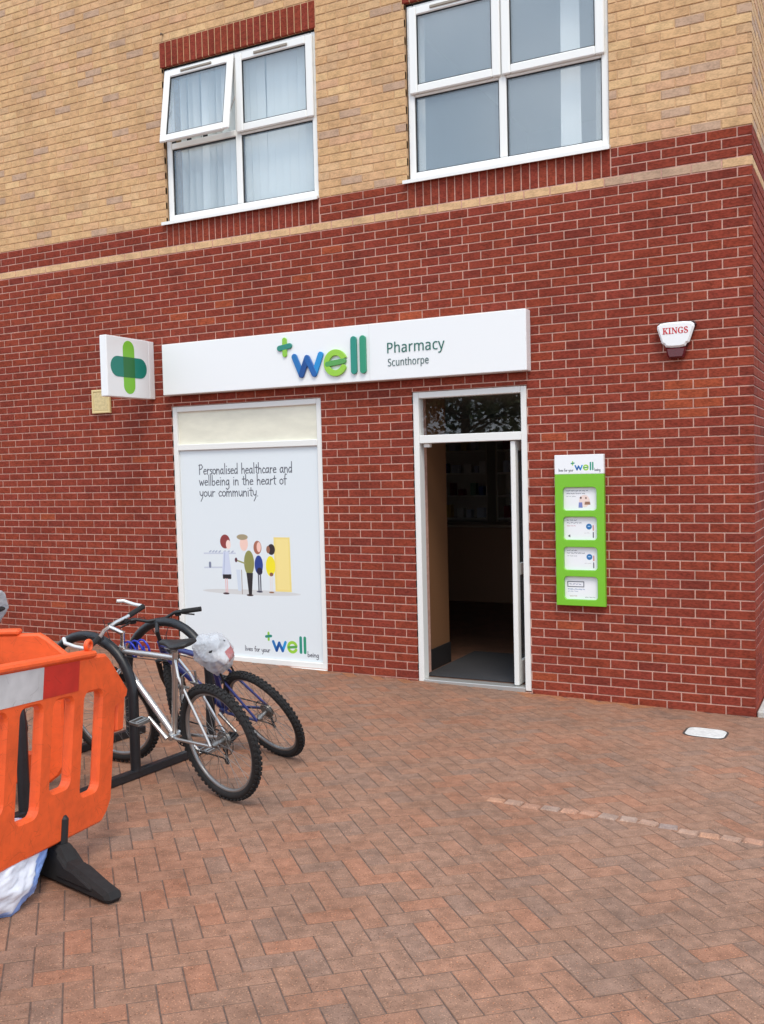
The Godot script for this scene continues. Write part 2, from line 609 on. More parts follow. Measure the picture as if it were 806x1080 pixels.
func make_materials():
	var brick_grain := grain(512, 0.05, 0.014, 0.68, 1.18, 3, 0.6)
	M.brick = worn(Color.WHITE, 0.88, brick_grain, Vector3(1.1, 2.3, 1.1), 0.35, true)
	M.buff_brick = worn(Color.WHITE, 0.88, grain(512, 0.06, 0.014, 0.80, 1.12, 5, 0.5), Vector3(1.1, 2.0, 1.1), 0.3, true)
	M.mortar = worn(Color.WHITE, 0.95, grain(256, 0.16, 0.02, 0.78, 1.1, 11, 0.55), Vector3(3, 3, 3), 0.25, true)
	for k in [M.brick, M.buff_brick, M.mortar]:
		weathered(k, tex(grain(512, 0.008, 0.03, 0.90, 1.07, 17, 0.6)), Vector3(0.37, 0.22, 0.37))
	M.brick.metallic_specular = 0.22
	M.buff_brick.metallic_specular = 0.22
	# paving: concrete blocks with pale grit showing
	var side := 1024
	var gp := grain(side, 0.12, 0.010, 0.60, 0.92, 31, 0.5)
	gp.convert(Image.FORMAT_RGB8)
	var r := RandomNumberGenerator.new()
	r.seed = 5
	for i in 9000:
		var x := r.randi_range(4, side - 6)
		var y := r.randi_range(4, side - 6)
		var b := r.randf()
		var c: Color
		if b < 0.56:
			c = Color(1.0, 0.99, 0.95)
		elif b < 0.72:
			c = Color(1.0, 0.86, 0.76)
		else:
			c = Color(0.5, 0.47, 0.47)
		var rad := r.randf_range(0.8, 3.0)
		var share := r.randf_range(0.3, 1.0)
		for dy in range(-3, 4):
			for dx in range(-3, 4):
				if Vector2(dx, dy * r.randf_range(0.8, 1.4)).length() <= rad:
					gp.set_pixel(x + dx, y + dy, gp.get_pixel(x + dx, y + dy).lerp(c, share))
	M.paver = worn(Color.WHITE, 0.9, gp, Vector3(1.0, 1.0, 1.0), 0.25, true)
	M.paver.metallic_specular = 0.25
	weathered(M.paver, tex(grain(512, 0.007, 0.028, 0.87, 1.09, 37, 0.55)), Vector3(0.27, 0.27, 0.27))
	M.joint = worn(srgb(122, 99, 87), 0.97, grain(256, 0.2, 0.03, 0.55, 1.1, 41), Vector3(3, 3, 3), 0.3)
	M.upvc = mat(srgb(240, 240, 236), 0.32)
	M.alu = mat(srgb(232, 232, 228), 0.38)
	M.seal = mat(srgb(28, 28, 30), 0.7)
	M.sign_white = mat(srgb(238, 240, 240), 0.3)
	M.dark = mat(srgb(34, 30, 30), 0.6)
	var g := mat(Color(0.86, 0.95, 1.0, 0.075), 0.02)  # pale blue haze in the colour, brightening the sky reflection on the panes
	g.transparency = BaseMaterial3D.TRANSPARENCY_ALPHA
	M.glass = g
	var gt := mat(Color(0.3, 0.34, 0.34, 0.01), 0.01)
	gt.transparency = BaseMaterial3D.TRANSPARENCY_ALPHA
	M.clear_glass = gt
	M.black_steel = worn(srgb(34, 36, 40), 0.42, grain(128, 0.1, 0.02, 0.7, 1.1, 51), Vector3(4, 4, 4))
	M.rubber = worn(srgb(36, 34, 34), 0.85, grain(128, 0.15, 0.02, 0.6, 1.15, 55), Vector3(6, 6, 6))
	M.black_plastic = mat(srgb(30, 30, 32), 0.5)
	M.silver = mat(srgb(205, 203, 200), 0.28, 0.85)
	M.chrome = mat(srgb(210, 210, 210), 0.2, 1.0)
	M.steel = mat(srgb(150, 148, 145), 0.4, 0.9)
	M.rim = mat(srgb(150, 148, 146), 0.35, 0.7)
	M.blue_paint = mat(srgb(16, 34, 108), 0.3)
	M.blue_paint.clearcoat_enabled = true
	M.blue_paint.clearcoat = 0.6
	M.white_paint = mat(srgb(228, 228, 226), 0.35)
	M.orange = worn(srgb(246, 96, 38), 0.5, scuffed(512, 0.84, 61, 420), Vector3(1.3, 1.3, 1.3))
	M.tape_red = worn(srgb(206, 46, 36), 0.35, scuffed(256, 0.84, 101, 60), Vector3(1.7, 1.7, 1.7))
	M.tape_white = worn(srgb(208, 206, 204), 0.4, scuffed(256, 0.82, 103, 80), Vector3(1.7, 1.7, 1.7))
	M.interior_wall = mat(srgb(196, 178, 150), 0.9)


# ------------------------------------------------------------------ paving
const PITCH := 0.1015
const LAY := -0.7815


func build_ground():
	var b := Basis(Vector3(1, SLOPE_X, 0).normalized(), up_ground, Vector3.ZERO)
	b.z = b.x.cross(b.y)
	b.x = b.y.cross(b.z)
	var sheet := MB.new()
	sheet.quad(Vector3(-70, 0, -0.5), Vector3(70, 0, -0.5), Vector3(70, 0, 70), Vector3(-70, 0, 70), Vector3.UP)
	sheet.quad(Vector3(0.0, 0, -60), Vector3(70, 0, -60), Vector3(70, 0, -0.5), Vector3(0.0, 0, -0.5), Vector3.UP)
	var pav: MeshInstance3D = structure(obj("pavement", sheet, M.joint, self))
	pav.transform = Transform3D(b, up_ground * -0.0022)
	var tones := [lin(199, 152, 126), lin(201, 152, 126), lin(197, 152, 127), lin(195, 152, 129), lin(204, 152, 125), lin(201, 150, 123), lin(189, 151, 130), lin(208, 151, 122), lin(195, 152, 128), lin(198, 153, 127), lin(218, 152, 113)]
	var uu := Vector2(cos(LAY), sin(LAY))
	var vv := Vector2(-sin(LAY), cos(LAY))
	var o := uu * -5.045 + vv * 2.5176
	var all := []
	var patch := FastNoiseLite.new()
	patch.seed = 4
	patch.frequency = 0.35
	for m in range(-110, 111):
		for n in range(-60, 61):
			for kind in 2:
				var i := m + 2 * n + (1 if kind else 0)
				var j := -m + 2 * n + (1 if kind else 0)
				var c := Vector2(i + (0.5 if kind else 1.0), j + (1.0 if kind else 0.5)) * PITCH
				var w := o + uu * c.x + vv * c.y
				if w.y < -0.06 and w.x < 0.05 or w.y < -3.0 or w.y > 9.5 or w.x < -11.5 or w.x > 5.0:
					continue
				var tone := rng.randi_range(0, 8)
				var pn := patch.get_noise_2d(w.x, w.y)
				if pn > 0.28 and rng.randf() < 0.5: tone = [3, 6, 8][rng.randi() % 3]
				if pn < -0.28 and rng.randf() < 0.5: tone = [4, 7, 1][rng.randi() % 3]
				# more orange blocks along the foot of the wall either side of the door
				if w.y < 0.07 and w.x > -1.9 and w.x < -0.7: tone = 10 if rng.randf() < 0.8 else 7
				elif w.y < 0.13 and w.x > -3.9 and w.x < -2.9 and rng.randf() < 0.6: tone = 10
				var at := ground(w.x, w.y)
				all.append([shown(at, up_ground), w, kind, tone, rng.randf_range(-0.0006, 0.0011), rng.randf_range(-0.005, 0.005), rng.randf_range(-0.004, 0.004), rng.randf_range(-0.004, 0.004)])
	all.sort_custom(func(p, q): return p[0] > q[0])
	var cache := {}
	var rest := MB.new()
	var flat := Basis(Vector3.RIGHT, Vector3.FORWARD, Vector3.UP)          # block front (+z) turned up
	var inv := Transform3D(b, up_ground * -0.0022).affine_inverse()
	for i in all.size():
		var q: Array = all[i]
		var w: Vector2 = q[1]
		var dir: Vector2 = uu if q[2] == 0 else vv
		var turn := Basis(Vector3.UP, -dir.angle() + q[5])
		var t := Transform3D(turn * Basis(Vector3.RIGHT, q[6]) * Basis(Vector3.BACK, q[7]) * flat, inv * ground(w.x, w.y, q[4]))
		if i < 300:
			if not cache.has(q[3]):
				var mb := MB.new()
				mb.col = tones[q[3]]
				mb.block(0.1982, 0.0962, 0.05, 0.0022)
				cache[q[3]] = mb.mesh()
			var p := obj("paving_block", cache[q[3]], M.paver, pav)
			p.transform = t
		else:
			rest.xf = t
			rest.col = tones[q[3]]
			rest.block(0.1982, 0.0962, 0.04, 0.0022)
	var far := obj("paving_blocks_beyond", rest, M.paver, pav)
	far.set_meta("kind", "stuff")
	# a relaid row of half blocks that stands a little proud of the rest
	for k in 22:
		var mb := MB.new()
		mb.col = [lin(232, 178, 150), lin(224, 182, 158), lin(210, 178, 160), lin(238, 182, 150), lin(196, 170, 158)][rng.randi() % 5]
		var wd := rng.randf_range(0.088, 0.1)
		mb.block(wd, 0.07, 0.05, 0.008)
		var x := -1.05 + k * 0.1035
		var p := obj("relaid_block", mb, M.paver, pav)
		p.transform = Transform3D(Basis(Vector3.UP, rng.randf_range(-0.12, 0.12)) * Basis(Vector3.RIGHT, rng.randf_range(-0.05, 0.05)) * flat, inv * ground(x, 2.86 + rng.randf_range(-0.012, 0.012) + 0.02 * sin(k * 0.7), rng.randf_range(0.005, 0.010)))


# ------------------------------------------------------------------ the building
const COURSE := 0.075
const SHOP := [-5.585, -3.815, 0.09, 2.665]
const DOOR := [-2.872, -1.8, 0.04, 2.66]
const WIN_A := [-5.567, -3.777, 4.5, 6.055]
const WIN_B := [-2.867, -1.072, 4.5, 6.055]
var house: Node3D
var wall: MeshInstance3D


func build_house():
	house = thing("brick_building", "red and buff brick building with a shop door and white windows", "building")
	var openings := [SHOP, DOOR, WIN_A, WIN_B]
	var x_left := -12.0
	var top := 7.8
	# the wall behind the bricks: mortar face, reveals and inner face
	var xs := [x_left, -0.007]
	var ys := [-0.4, top, 4.5]
	for o in openings:
		xs.append_array([o[0], o[1]]); ys.append_array([o[2], o[3]])
	xs.sort(); ys.sort()
	var face := MB.new()
	var solid := func(i: int, j: int) -> bool:
		if i < 0 or j < 0 or i >= xs.size() - 1 or j >= ys.size() - 1:
			return false
		var c := Vector2((xs[i] + xs[i + 1]) / 2, (ys[j] + ys[j + 1]) / 2)
		for o in openings:
			if c.x > o[0] and c.x < o[1] and c.y > o[2] and c.y < o[3]:
				return false
		return true
	var zf := -0.0055
	var zb := -0.3
	var red_mortar := lin(222, 174, 156)
	var buff_mortar := lin(220, 180, 138)
	for i in xs.size() - 1:
		for j in ys.size() - 1:
			if xs[i + 1] - xs[i] < 1e-6 or ys[j + 1] - ys[j] < 1e-6 or not solid.call(i, j):
				continue
			face.col = red_mortar if ys[j + 1] < 4.51 else buff_mortar
			var a := Vector2(xs[i], ys[j])
			var b := Vector2(xs[i + 1], ys[j + 1])
			face.quad(Vector3(a.x, a.y, zf), Vector3(b.x, a.y, zf), Vector3(b.x, b.y, zf), Vector3(a.x, b.y, zf), Vector3.BACK)
			face.quad(Vector3(a.x, a.y, zb), Vector3(b.x, a.y, zb), Vector3(b.x, b.y, zb), Vector3(a.x, b.y, zb), Vector3.FORWARD)
			if not solid.call(i - 1, j): face.quad(Vector3(a.x, a.y, zb), Vector3(a.x, a.y, zf), Vector3(a.x, b.y, zf), Vector3(a.x, b.y, zb), Vector3.LEFT)
			if not solid.call(i + 1, j): face.quad(Vector3(b.x, a.y, zb), Vector3(b.x, a.y, zf), Vector3(b.x, b.y, zf), Vector3(b.x, b.y, zb), Vector3.RIGHT)
			if not solid.call(i, j - 1): face.quad(Vector3(a.x, a.y, zb), Vector3(b.x, a.y, zb), Vector3(b.x, a.y, zf), Vector3(a.x, a.y, zf), Vector3.DOWN)
			if not solid.call(i, j + 1): face.quad(Vector3(a.x, b.y, zb), Vector3(b.x, b.y, zb), Vector3(b.x, b.y, zf), Vector3(a.x, b.y, zf), Vector3.UP)
	wall = obj("front_wall", face, M.mortar, house)
	# side wall core (set back so that its bricks stand proud), rear, roof slab
	var core := MB.new()
	core.col = red_mortar
	core.box(Vector3(-0.3, -0.6, -9.0), Vector3(-0.007, 4.5, -0.3005))
	core.col = buff_mortar
	core.box(Vector3(-0.3, 4.501, -9.0), Vector3(-0.007, top, -0.3005))
	var side_wall := obj("side_wall", core, M.mortar, house)
	var rear := MB.new()
	rear.col = red_mortar
	rear.box(Vector3(x_left, -0.4, -9.3), Vector3(0, top, -9.01))
	rear.box(Vector3(x_left - 0.3, -0.4, -9.3), Vector3(x_left - 0.001, top, -0.007))
	obj("rear_wall", rear, M.mortar, house)
	var roof := MB.new()
	roof.box(Vector3(x_left - 0.4, top + 0.002, -9.4), Vector3(0.1, top + 0.2, 0.1), 0.02)
	obj("roof", roof, mat(srgb(110, 108, 106), 0.8), house)

	# bricks, course by course: [x0, x1, y0, y1, kind, tone]
	var red := [lin(147, 67, 52), lin(150, 69, 53), lin(144, 65, 51), lin(142, 64, 51), lin(153, 72, 54), lin(148, 68, 53), lin(151, 69, 52), lin(135, 62, 51), lin(169, 83, 58)]
	var buff := [lin(222, 180, 134), lin(219, 177, 131), lin(225, 185, 141), lin(216, 173, 128), lin(221, 177, 135), lin(212, 173, 134), lin(200, 167, 141), lin(219, 174, 137), lin(228, 189, 141)]
	var heads := [[WIN_A[0] - 0.02, WIN_A[1] + 0.01, 6.046, 6.3], [WIN_B[0] - 0.02, WIN_B[1] + 0.01, 6.046, 6.3], [WIN_A[0] + 0.005, WIN_A[1], 4.275, 4.5], [WIN_B[0], WIN_B[1] + 0.005, 4.275, 4.5]]
	var holes := openings + heads
	var list := []
	var g := 0.005
	for row in range(-3, 104):
		var y0 := row * COURSE + g
		var y1 := y0 + COURSE - 2 * g
		var full := posmod(row, 2) == 0                       # full stretcher at the corner
		var x := 0.0
		var k := 0
		while x > x_left:
			var step := 0.225
			if k == 0: step = 0.22 if full else 0.1075
			elif full and k in [8, 10, 12] or not full and k in [9, 11, 13]: step = 0.169
			var x1 := x - (0.0 if k == 0 else g)
			var x0 := maxf(x - step + g, x_left)
			x -= step
			k += 1
			var kind := "buff" if row == 56 or row >= 60 else "red"
			var pieces := [[x0, x1, y0, y1]]
			for o in holes:
				var nxt := []
				for q in pieces:
					if q[1] <= o[0] or q[0] >= o[1] or q[3] <= o[2] or q[2] >= o[3]:
						nxt.append(q)
						continue
					if q[0] >= o[0] - 0.002 and q[1] <= o[1] + 0.002:
						if q[3] > o[3] + 0.012: nxt.append([q[0], q[1], o[3] + 0.004, q[3]])
						elif q[2] < o[2] - 0.012: nxt.append([q[0], q[1], q[2], o[2] - 0.004])
						continue
					var lip := 0.006 if o in heads else 0.0
					if q[3] > o[3] + 0.012: nxt.append([maxf(q[0], o[0] + 0.001), minf(q[1], o[1] - 0.001), o[3] + 0.004, q[3]])
					if q[2] < o[2] - 0.012: nxt.append([maxf(q[0], o[0] + 0.001), minf(q[1], o[1] - 0.001), q[2], o[2] - 0.004])
					if q[0] < o[0] - 0.012: nxt.append([q[0], o[0] - lip, q[2], q[3]])
					if q[1] > o[1] + 0.012: nxt.append([o[1] + lip, q[1], q[2], q[3]])
				pieces = nxt
			for q in pieces:
				var tone := rng.randi_range(0, 6)
				if kind == "red":
					if rng.randf() < 0.06: tone = 7
					elif rng.randf() < 0.014: tone = 8
					# a warmer patch of bricks below the alarm box
					if absf((q[0] + q[1]) / 2 + 0.45 - (row - 34) * 0.06) < 0.26 and row >= 31 and row <= 35: tone = 8 if rng.randf() < 0.65 else 4
				else:
					tone = rng.randi_range(0, 4)
					if rng.randf() < 0.26: tone = 5 + rng.randi() % 4
					if row == 56: tone = 2 if x > -0.4 or x < -1.3 else 6
				list.append([(q[1] - q[0]) * (q[3] - q[2]) * shown(Vector3((q[0] + q[1]) / 2, (q[2] + q[3]) / 2, 0), Vector3.BACK), q, kind, tone, rng.randf_range(-0.0013, 0.0013)])
	list.sort_custom(func(p, q): return p[0] > q[0])
	var cache := {}
	var count := {"red": 0, "buff": 0}
	var rest := {"red": MB.new(), "buff": MB.new()}
	for it in list:
		var q: Array = it[1]
		var c: Color = (red if it[2] == "red" else buff)[it[3]]
		var w: float = snappedf(q[1] - q[0], 0.001)
		var h: float = snappedf(q[3] - q[2], 0.001)
		var cx: float = (q[0] + q[1]) / 2
		var cy: float = (q[2] + q[3]) / 2
		if count[it[2]] < 300 and it[0] > 0.0:
			count[it[2]] += 1
			var key := "%s %d %.3f %.3f" % [it[2], it[3], w, h]
			if not cache.has(key):
				var mb := MB.new()
				mb.col = c
				mb.block(w, h, 0.03, 0.003)
				cache[key] = mb.mesh()
			obj(it[2] + "_brick", cache[key], M.brick if it[2] == "red" else M.buff_brick, wall).position = Vector3(cx, cy, it[4])
		else:
			var mb: MB = rest[it[2]]
			mb.col = c
			mb.block(w, h, 0.03, 0.003, cx, cy, it[4])
	for kind in ["red", "buff"]:
		obj(kind + "_bricks_beyond", rest[kind], M.brick if kind == "red" else M.buff_brick, wall).set_meta("kind", "stuff")
	# soldier bricks over and under the upper windows
	for o in heads:
		var n := int(round((o[1] - o[0]) / COURSE))
		var p: float = (o[1] - o[0]) / n
		for k in n:
			var tone := rng.randi_range(0, 5)
			var key := "soldier %d %.4f %.3f" % [tone, p, o[3] - o[2]]
			if not cache.has(key):
				var mb := MB.new()
				mb.col = red[tone]
				mb.block(p - 0.01, o[3] - o[2] - 0.01, 0.03, 0.003)
				cache[key] = mb.mesh()
			obj("soldier_brick", cache[key], M.brick, wall).position = Vector3(o[0] + (k + 0.5) * p, (o[2] + o[3]) / 2, rng.randf_range(-0.001, 0.001))
	# bricks of the side wall (seen only as a sliver beyond the corner)
	var sb := MB.new()
	for row in range(-5, 104):
		var z := 0.0
		var k := 0
		var full := posmod(row, 2) == 1
		while z > -8.9:
			var step := 0.225
			if k == 0: step = 0.22 if full else 0.1075
			var is_buff := row == 56 or row >= 60
			sb.col = buff[rng.randi_range(0, 7)] if is_buff else red[rng.randi_range(0, 7)]
			var z1 := z - (0.001 if k == 0 else g)
			sb.xf = Transform3D(Basis(Vector3.UP, PI / 2), Vector3(rng.randf_range(-0.0015, 0.0005), (row + 0.5) * COURSE, (z1 + z - step + g) / 2))
			sb.block(z1 - (z - step + g), 0.065, 0.03, 0.003)
			z -= step
			k += 1
	obj("side_bricks", sb, M.brick, side_wall).set_meta("kind", "stuff")
	var kerb := MB.new()
	kerb.box(Vector3(0.006, -0.55, -8.5), Vector3(0.075, 0.045, -0.02), 0.008)
	tag(obj(numbered("kerb_stone"), kerb, worn(srgb(206, 202, 194), 0.9, grain(128, 0.1, 0.02, 0.75, 1.05, 71), Vector3(3, 3, 3)), self), "pale concrete edging along the foot of the side wall", "kerb")


# ------------------------------------------------------------------ windows
func frame_box(m: MB, x0: float, x1: float, y0: float, y1: float, z0: float, z1: float, w: float, ch := 0.006, open_bottom := false):
	# four butted members
	m.box(Vector3(x0, y0, z0), Vector3(x0 + w, y1, z1), ch)
	m.box(Vector3(x1 - w, y0, z0), Vector3(x1, y1, z1), ch)
	m.box(Vector3(x0 + w + 0.0005, y1 - w, z0), Vector3(x1 - w - 0.0005, y1, z1 - 0.001), ch)
	if not open_bottom:
		m.box(Vector3(x0 + w + 0.0005, y0, z0), Vector3(x1 - w - 0.0005, y0 + w, z1 - 0.001), ch)


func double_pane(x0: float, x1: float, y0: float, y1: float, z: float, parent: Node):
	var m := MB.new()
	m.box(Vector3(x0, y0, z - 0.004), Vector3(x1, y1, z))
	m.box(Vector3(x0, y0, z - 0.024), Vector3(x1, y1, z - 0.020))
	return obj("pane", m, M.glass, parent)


func upper_window(o: Array, opened: bool):
	var z1 := -0.032
	var z0 := -0.1
	var x0: float = o[0] + 0.012
	var x1: float = o[1] - 0.006
	var y0: float = o[2] + 0.028
	var y1: float = o[3] - 0.022
	var xm := (x0 + x1) / 2 - 0.012
	var ym := (y0 + y1) / 2 - 0.01
	var m := MB.new()
	frame_box(m, x0, x1, y0, y1, z0, z1, 0.06, 0.007)
	m.box(Vector3(xm - 0.033, y0 + 0.0605, z0), Vector3(xm + 0.033, y1 - 0.0605, z1 - 0.002), 0.007)
	m.box(Vector3(x0 + 0.0605, ym - 0.03, z0), Vector3(xm - 0.0335, ym + 0.03, z1 - 0.003), 0.007)
	m.box(Vector3(xm + 0.0335, ym - 0.03, z0), Vector3(x1 - 0.0605, ym + 0.03, z1 - 0.003), 0.007)
	var win := obj("window", m, M.upvc, house)
	# fixed lower lights with a dark gasket line
	for q in [[x0 + 0.06, xm - 0.033], [xm + 0.033, x1 - 0.06]]:
		var s := MB.new()
		frame_box(s, q[0] + 0.0005, q[1] - 0.0005, y0 + 0.061, ym - 0.0305, z0 + 0.01, z1 - 0.016, 0.008, 0.002)
		obj("gasket", s, M.seal, win)
		double_pane(q[0] + 0.004, q[1] - 0.004, y0 + 0.064, ym - 0.034, z1 - 0.024, win)
	# top-hung sashes
	var lights := [[x0 + 0.028, xm - 0.006], [xm + 0.006, x1 - 0.028]]
	for i in 2:
		var q: Array = lights[i]
		var a: float = q[0]
		var b: float = q[1]
		var h := y1 - 0.03 - (ym - 0.012)
		var s := MB.new()
		var t := Transform3D(Basis(Vector3.RIGHT, deg_to_rad(-9.0 if opened and i == 0 else 0.0)), Vector3(0, y1 - 0.03, z1 + (0.008 if opened and i == 0 else 0.002)))
		s.xf = t
		frame_box(s, a, b, -h, 0, 0.0, 0.03, 0.075, 0.009)
		s.box(Vector3(a + 0.09, -h + 0.012, -0.03), Vector3(b - 0.09, -h + 0.04, -0.001), 0.003)
		var sash := obj("sash", s, M.upvc, win)
		var gs := MB.new()
		gs.xf = t
		frame_box(gs, a + 0.0755, b - 0.0755, -h + 0.0755, -0.0755, 0.0, 0.02, 0.007, 0.002)
		obj("sash_gasket", gs, M.seal, win)
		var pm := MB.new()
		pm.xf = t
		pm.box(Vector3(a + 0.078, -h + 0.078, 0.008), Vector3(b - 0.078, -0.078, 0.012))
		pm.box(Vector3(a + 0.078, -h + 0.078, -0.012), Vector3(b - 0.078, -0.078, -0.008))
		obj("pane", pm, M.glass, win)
		var v := MB.new()
		v.xf = t
		var vc := (a + b) / 2 - 0.02
		v.box(Vector3(vc - 0.19, -0.05, 0.0302), Vector3(vc + 0.19, -0.026, 0.04), 0.004)
		obj("trickle_vent", v, mat(srgb(150, 140, 126), 0.5), win)
		if opened and i == 0:
			var st := MB.new()
			for x in [a + 0.03, b - 0.03]:
				st.tube([Vector3(x, ym + 0.36, z1 - 0.02), t * Vector3(x, -h + 0.12, 0.0)], 0.006, 6)
			obj("stay", st, M.steel, win)
			var kp := MB.new()
			for x in [a + 0.03, a + 0.22, a + 0.42]:
				kp.box(Vector3(x, ym + 0.031, z1 - 0.03), Vector3(x + 0.045, ym + 0.055, z1 - 0.008), 0.002)
			obj("keep", kp, M.dark, win)
	# projecting sill and the black seal beside the frame
	var sl := MB.new()
	sl.slab(poly([[-0.1, 0.002], [-0.1, 0.028], [-0.02, 0.0275], [0.045, 0.014], [0.045, -0.016], [0.034, -0.016], [0.034, 0.002]]), [], 0, o[1] - o[0] + 0.035)
	var sill := obj("sill", sl, M.upvc, win)
	sill.transform = Transform3D(Basis(Vector3(0, 0, 1), Vector3.UP, Vector3(-1, 0, 0)), Vector3(o[1] + 0.008, o[2], 0.0))
	var bl := MB.new()
	bl.box(Vector3(o[0] + 0.0005, y0, z0), Vector3(x0 - 0.0005, y1, z1 - 0.012))
	bl.box(Vector3(x1 + 0.0005, y0, z0), Vector3(o[1] - 0.0005, y1, z1 - 0.012))
	bl.box(Vector3(o[0] + 0.001, y1 + 0.0005, z0), Vector3(o[1] - 0.001, o[3] - 0.0005, z1 - 0.012))
	obj("seal", bl, M.seal, win)
	return win


func build_windows():
	upper_window(WIN_A, true)
	upper_window(WIN_B, false)
	# rooms behind them
	for q in [[WIN_A, -8.0, -3.32], [WIN_B, -3.28, -0.31]]:
		var m := MB.new()
		var a := Vector3(q[1], 3.6, -4.6)
		var b := Vector3(q[2], 6.35, -0.302)
		m.quad(a, Vector3(b.x, a.y, a.z), Vector3(b.x, b.y, a.z), Vector3(a.x, b.y, a.z), Vector3.BACK)
		m.quad(a, Vector3(a.x, b.y, a.z), Vector3(a.x, b.y, b.z), Vector3(a.x, a.y, b.z), Vector3.RIGHT)
		m.quad(Vector3(b.x, a.y, a.z), Vector3(b.x, b.y, a.z), b, Vector3(b.x, a.y, b.z), Vector3.LEFT)
		m.quad(Vector3(a.x, b.y, a.z), Vector3(b.x, b.y, a.z), b, Vector3(a.x, b.y, b.z), Vector3.DOWN)
		m.quad(a, Vector3(b.x, a.y, a.z), Vector3(b.x, a.y, b.z), Vector3(a.x, a.y, b.z), Vector3.UP)
		obj("room_lining", m, mat(srgb(222, 228, 232), 0.9), house)
	# vertical blinds
	var fab := mat(srgb(242, 245, 240), 0.85)
	fab.backlight_enabled = true
	fab.backlight = Color(0.25, 0.26, 0.25)
	var sets := [[WIN_A, -5.5, -3.84, 19, "pale vertical blind drawn across the window with the open sash"], [WIN_B, -2.86, -1.1, 5, "pale vertical blind gathered to one side of the closed upper window"]]
	for s in sets:
		var t := thing("vertical_blind", s[4], "blind", Vector3(s[1], 4.56, -0.2))
		var rail := MB.new()
		rail.box(Vector3(-0.03, 1.44, -0.02), Vector3(s[2] - s[1] + 0.03, 1.475, 0.02), 0.004)
		obj("head_rail", rail, M.upvc, t)
		var br := MB.new()
		br.box(Vector3(0.0, 1.46, -0.11), Vector3(0.03, 1.473, -0.0205))
		obj("bracket", br, M.upvc, t)
		for k in int(s[3]):
			var m := MB.new()
			var w := 0.089
			var rows := 5
			for i in rows:
				var c0 := 0.012 * (1.0 - pow(2.0 * i / rows - 1.0, 2.0))
				var c1 := 0.012 * (1.0 - pow(2.0 * (i + 1) / rows - 1.0, 2.0))
				var xa := -w / 2 + w * i / rows
				var xb := -w / 2 + w * (i + 1) / rows
				m.quad(Vector3(xa, 0, c0), Vector3(xb, 0, c1), Vector3(xb, 1.44, c1), Vector3(xa, 1.44, c0), Vector3.BACK)
			var sl := obj("slat", m, fab, t)
			var tw := rng.randf_range(-0.25, 0.35)
			if s[3] == 5: tw = [0.9, 0.1, 0.15, 1.1, 0.9][k]
			if s[3] == 19: tw = [1.35, 1.3, 1.25, 0.5, 1.3, 1.25, 0.5, 0.2, 0.9, 0.6][k] if k < 10 else rng.randf_range(-0.1, 0.45)
			sl.transform = Transform3D(Basis(Vector3.UP, tw) * Basis(Vector3.BACK, rng.randf_range(-0.012, 0.012)), Vector3((s[2] - s[1]) * (k + 0.5) / s[3] if s[3] == 19 else [0.045, 1.378, 1.462, 1.66, 1.70][k], 0, rng.randf_range(-0.004, 0.004)))

	# shop window, boarded from behind: aluminium frame, cream upper panel, printed lower panel
	var m := MB.new()
	var x0: float = SHOP[0] + 0.004
	var x1: float = SHOP[1] - 0.004
	var y0: float = SHOP[2]
	var y1: float = SHOP[3] - 0.004
	frame_box(m, x0, x1, y0, y1, -0.1, -0.012, 0.055, 0.005)
	m.box(Vector3(x0 + 0.0555, 2.215, -0.1), Vector3(x1 - 0.0555, 2.275, -0.014), 0.005)
	var win := obj("shop_window", m, M.alu, house)
	var up := MB.new()
	up.box(Vector3(x0 + 0.05, 2.27, -0.075), Vector3(x1 - 0.05, y1 - 0.05, -0.04))
	obj("upper_panel", up, worn(srgb(236, 233, 214), 0.35, grain(256, 0.02, 0.006, 0.93, 1.02, 81), Vector3(0.8, 2.0, 1)), win)
	var bd := MB.new()
	bd.box(Vector3(x0 + 0.05, y0 + 0.05, -0.075), Vector3(x1 - 0.05, 2.22, -0.045))
	obj("backing_board", bd, M.alu, win)
	var cill := MB.new()
	cill.box(Vector3(x0, y0 - 0.05, -0.1), Vector3(x1, y0 - 0.001, 0.015), 0.004)
	obj("cill", cill, M.alu, win)

	# door frame, transom light, open leaf
	var d := MB.new()
	x0 = DOOR[0] + 0.004
	x1 = DOOR[1] - 0.004
	y1 = DOOR[3] - 0.004
	frame_box(d, x0, x1, 0.05, y1, -0.12, -0.012, 0.055, 0.005, true)
	d.box(Vector3(x0 + 0.0555, 2.2, -0.12), Vector3(x1 - 0.0555, 2.272, -0.014), 0.005)
	var df := obj("door_frame", d, M.alu, house)
	var th := MB.new()
	th.box(Vector3(x0 + 0.056, 0.02, -0.12), Vector3(x1 - 0.056, 0.078, 0.0), 0.005)
	obj("threshold", th, mat(srgb(190, 188, 184), 0.4, 0.5), df)
	var tp := MB.new()
	tp.box(Vector3(x0 + 0.05, 2.268, -0.056), Vector3(x1 - 0.05, y1 - 0.052, -0.05))
	obj("pane", tp, M.clear_glass, df)
	var catch_ := MB.new()
	catch_.box(Vector3(x0 + 0.08, 2.165, -0.1), Vector3(x0 + 0.14, 2.1995, -0.05), 0.004)
	obj("catch", catch_, M.alu, df)
	var leaf := Transform3D(Basis(Vector3.UP, deg_to_rad(-91.0)), Vector3(-1.945, 0.085, -0.035))
	var lf := MB.new()
	lf.xf = leaf
	lf.box(Vector3(-0.075, 0.0, -0.022), Vector3(0.0, 2.11, 0.022), 0.006)
	lf.box(Vector3(-0.93, 0.0, -0.022), Vector3(-0.855, 2.11, 0.022), 0.006)
	lf.box(Vector3(-0.8545, 0.0, -0.021), Vector3(-0.0755, 0.2, 0.021), 0.004)
	lf.box(Vector3(-0.8545, 2.03, -0.021), Vector3(-0.0755, 2.11, 0.021), 0.004)
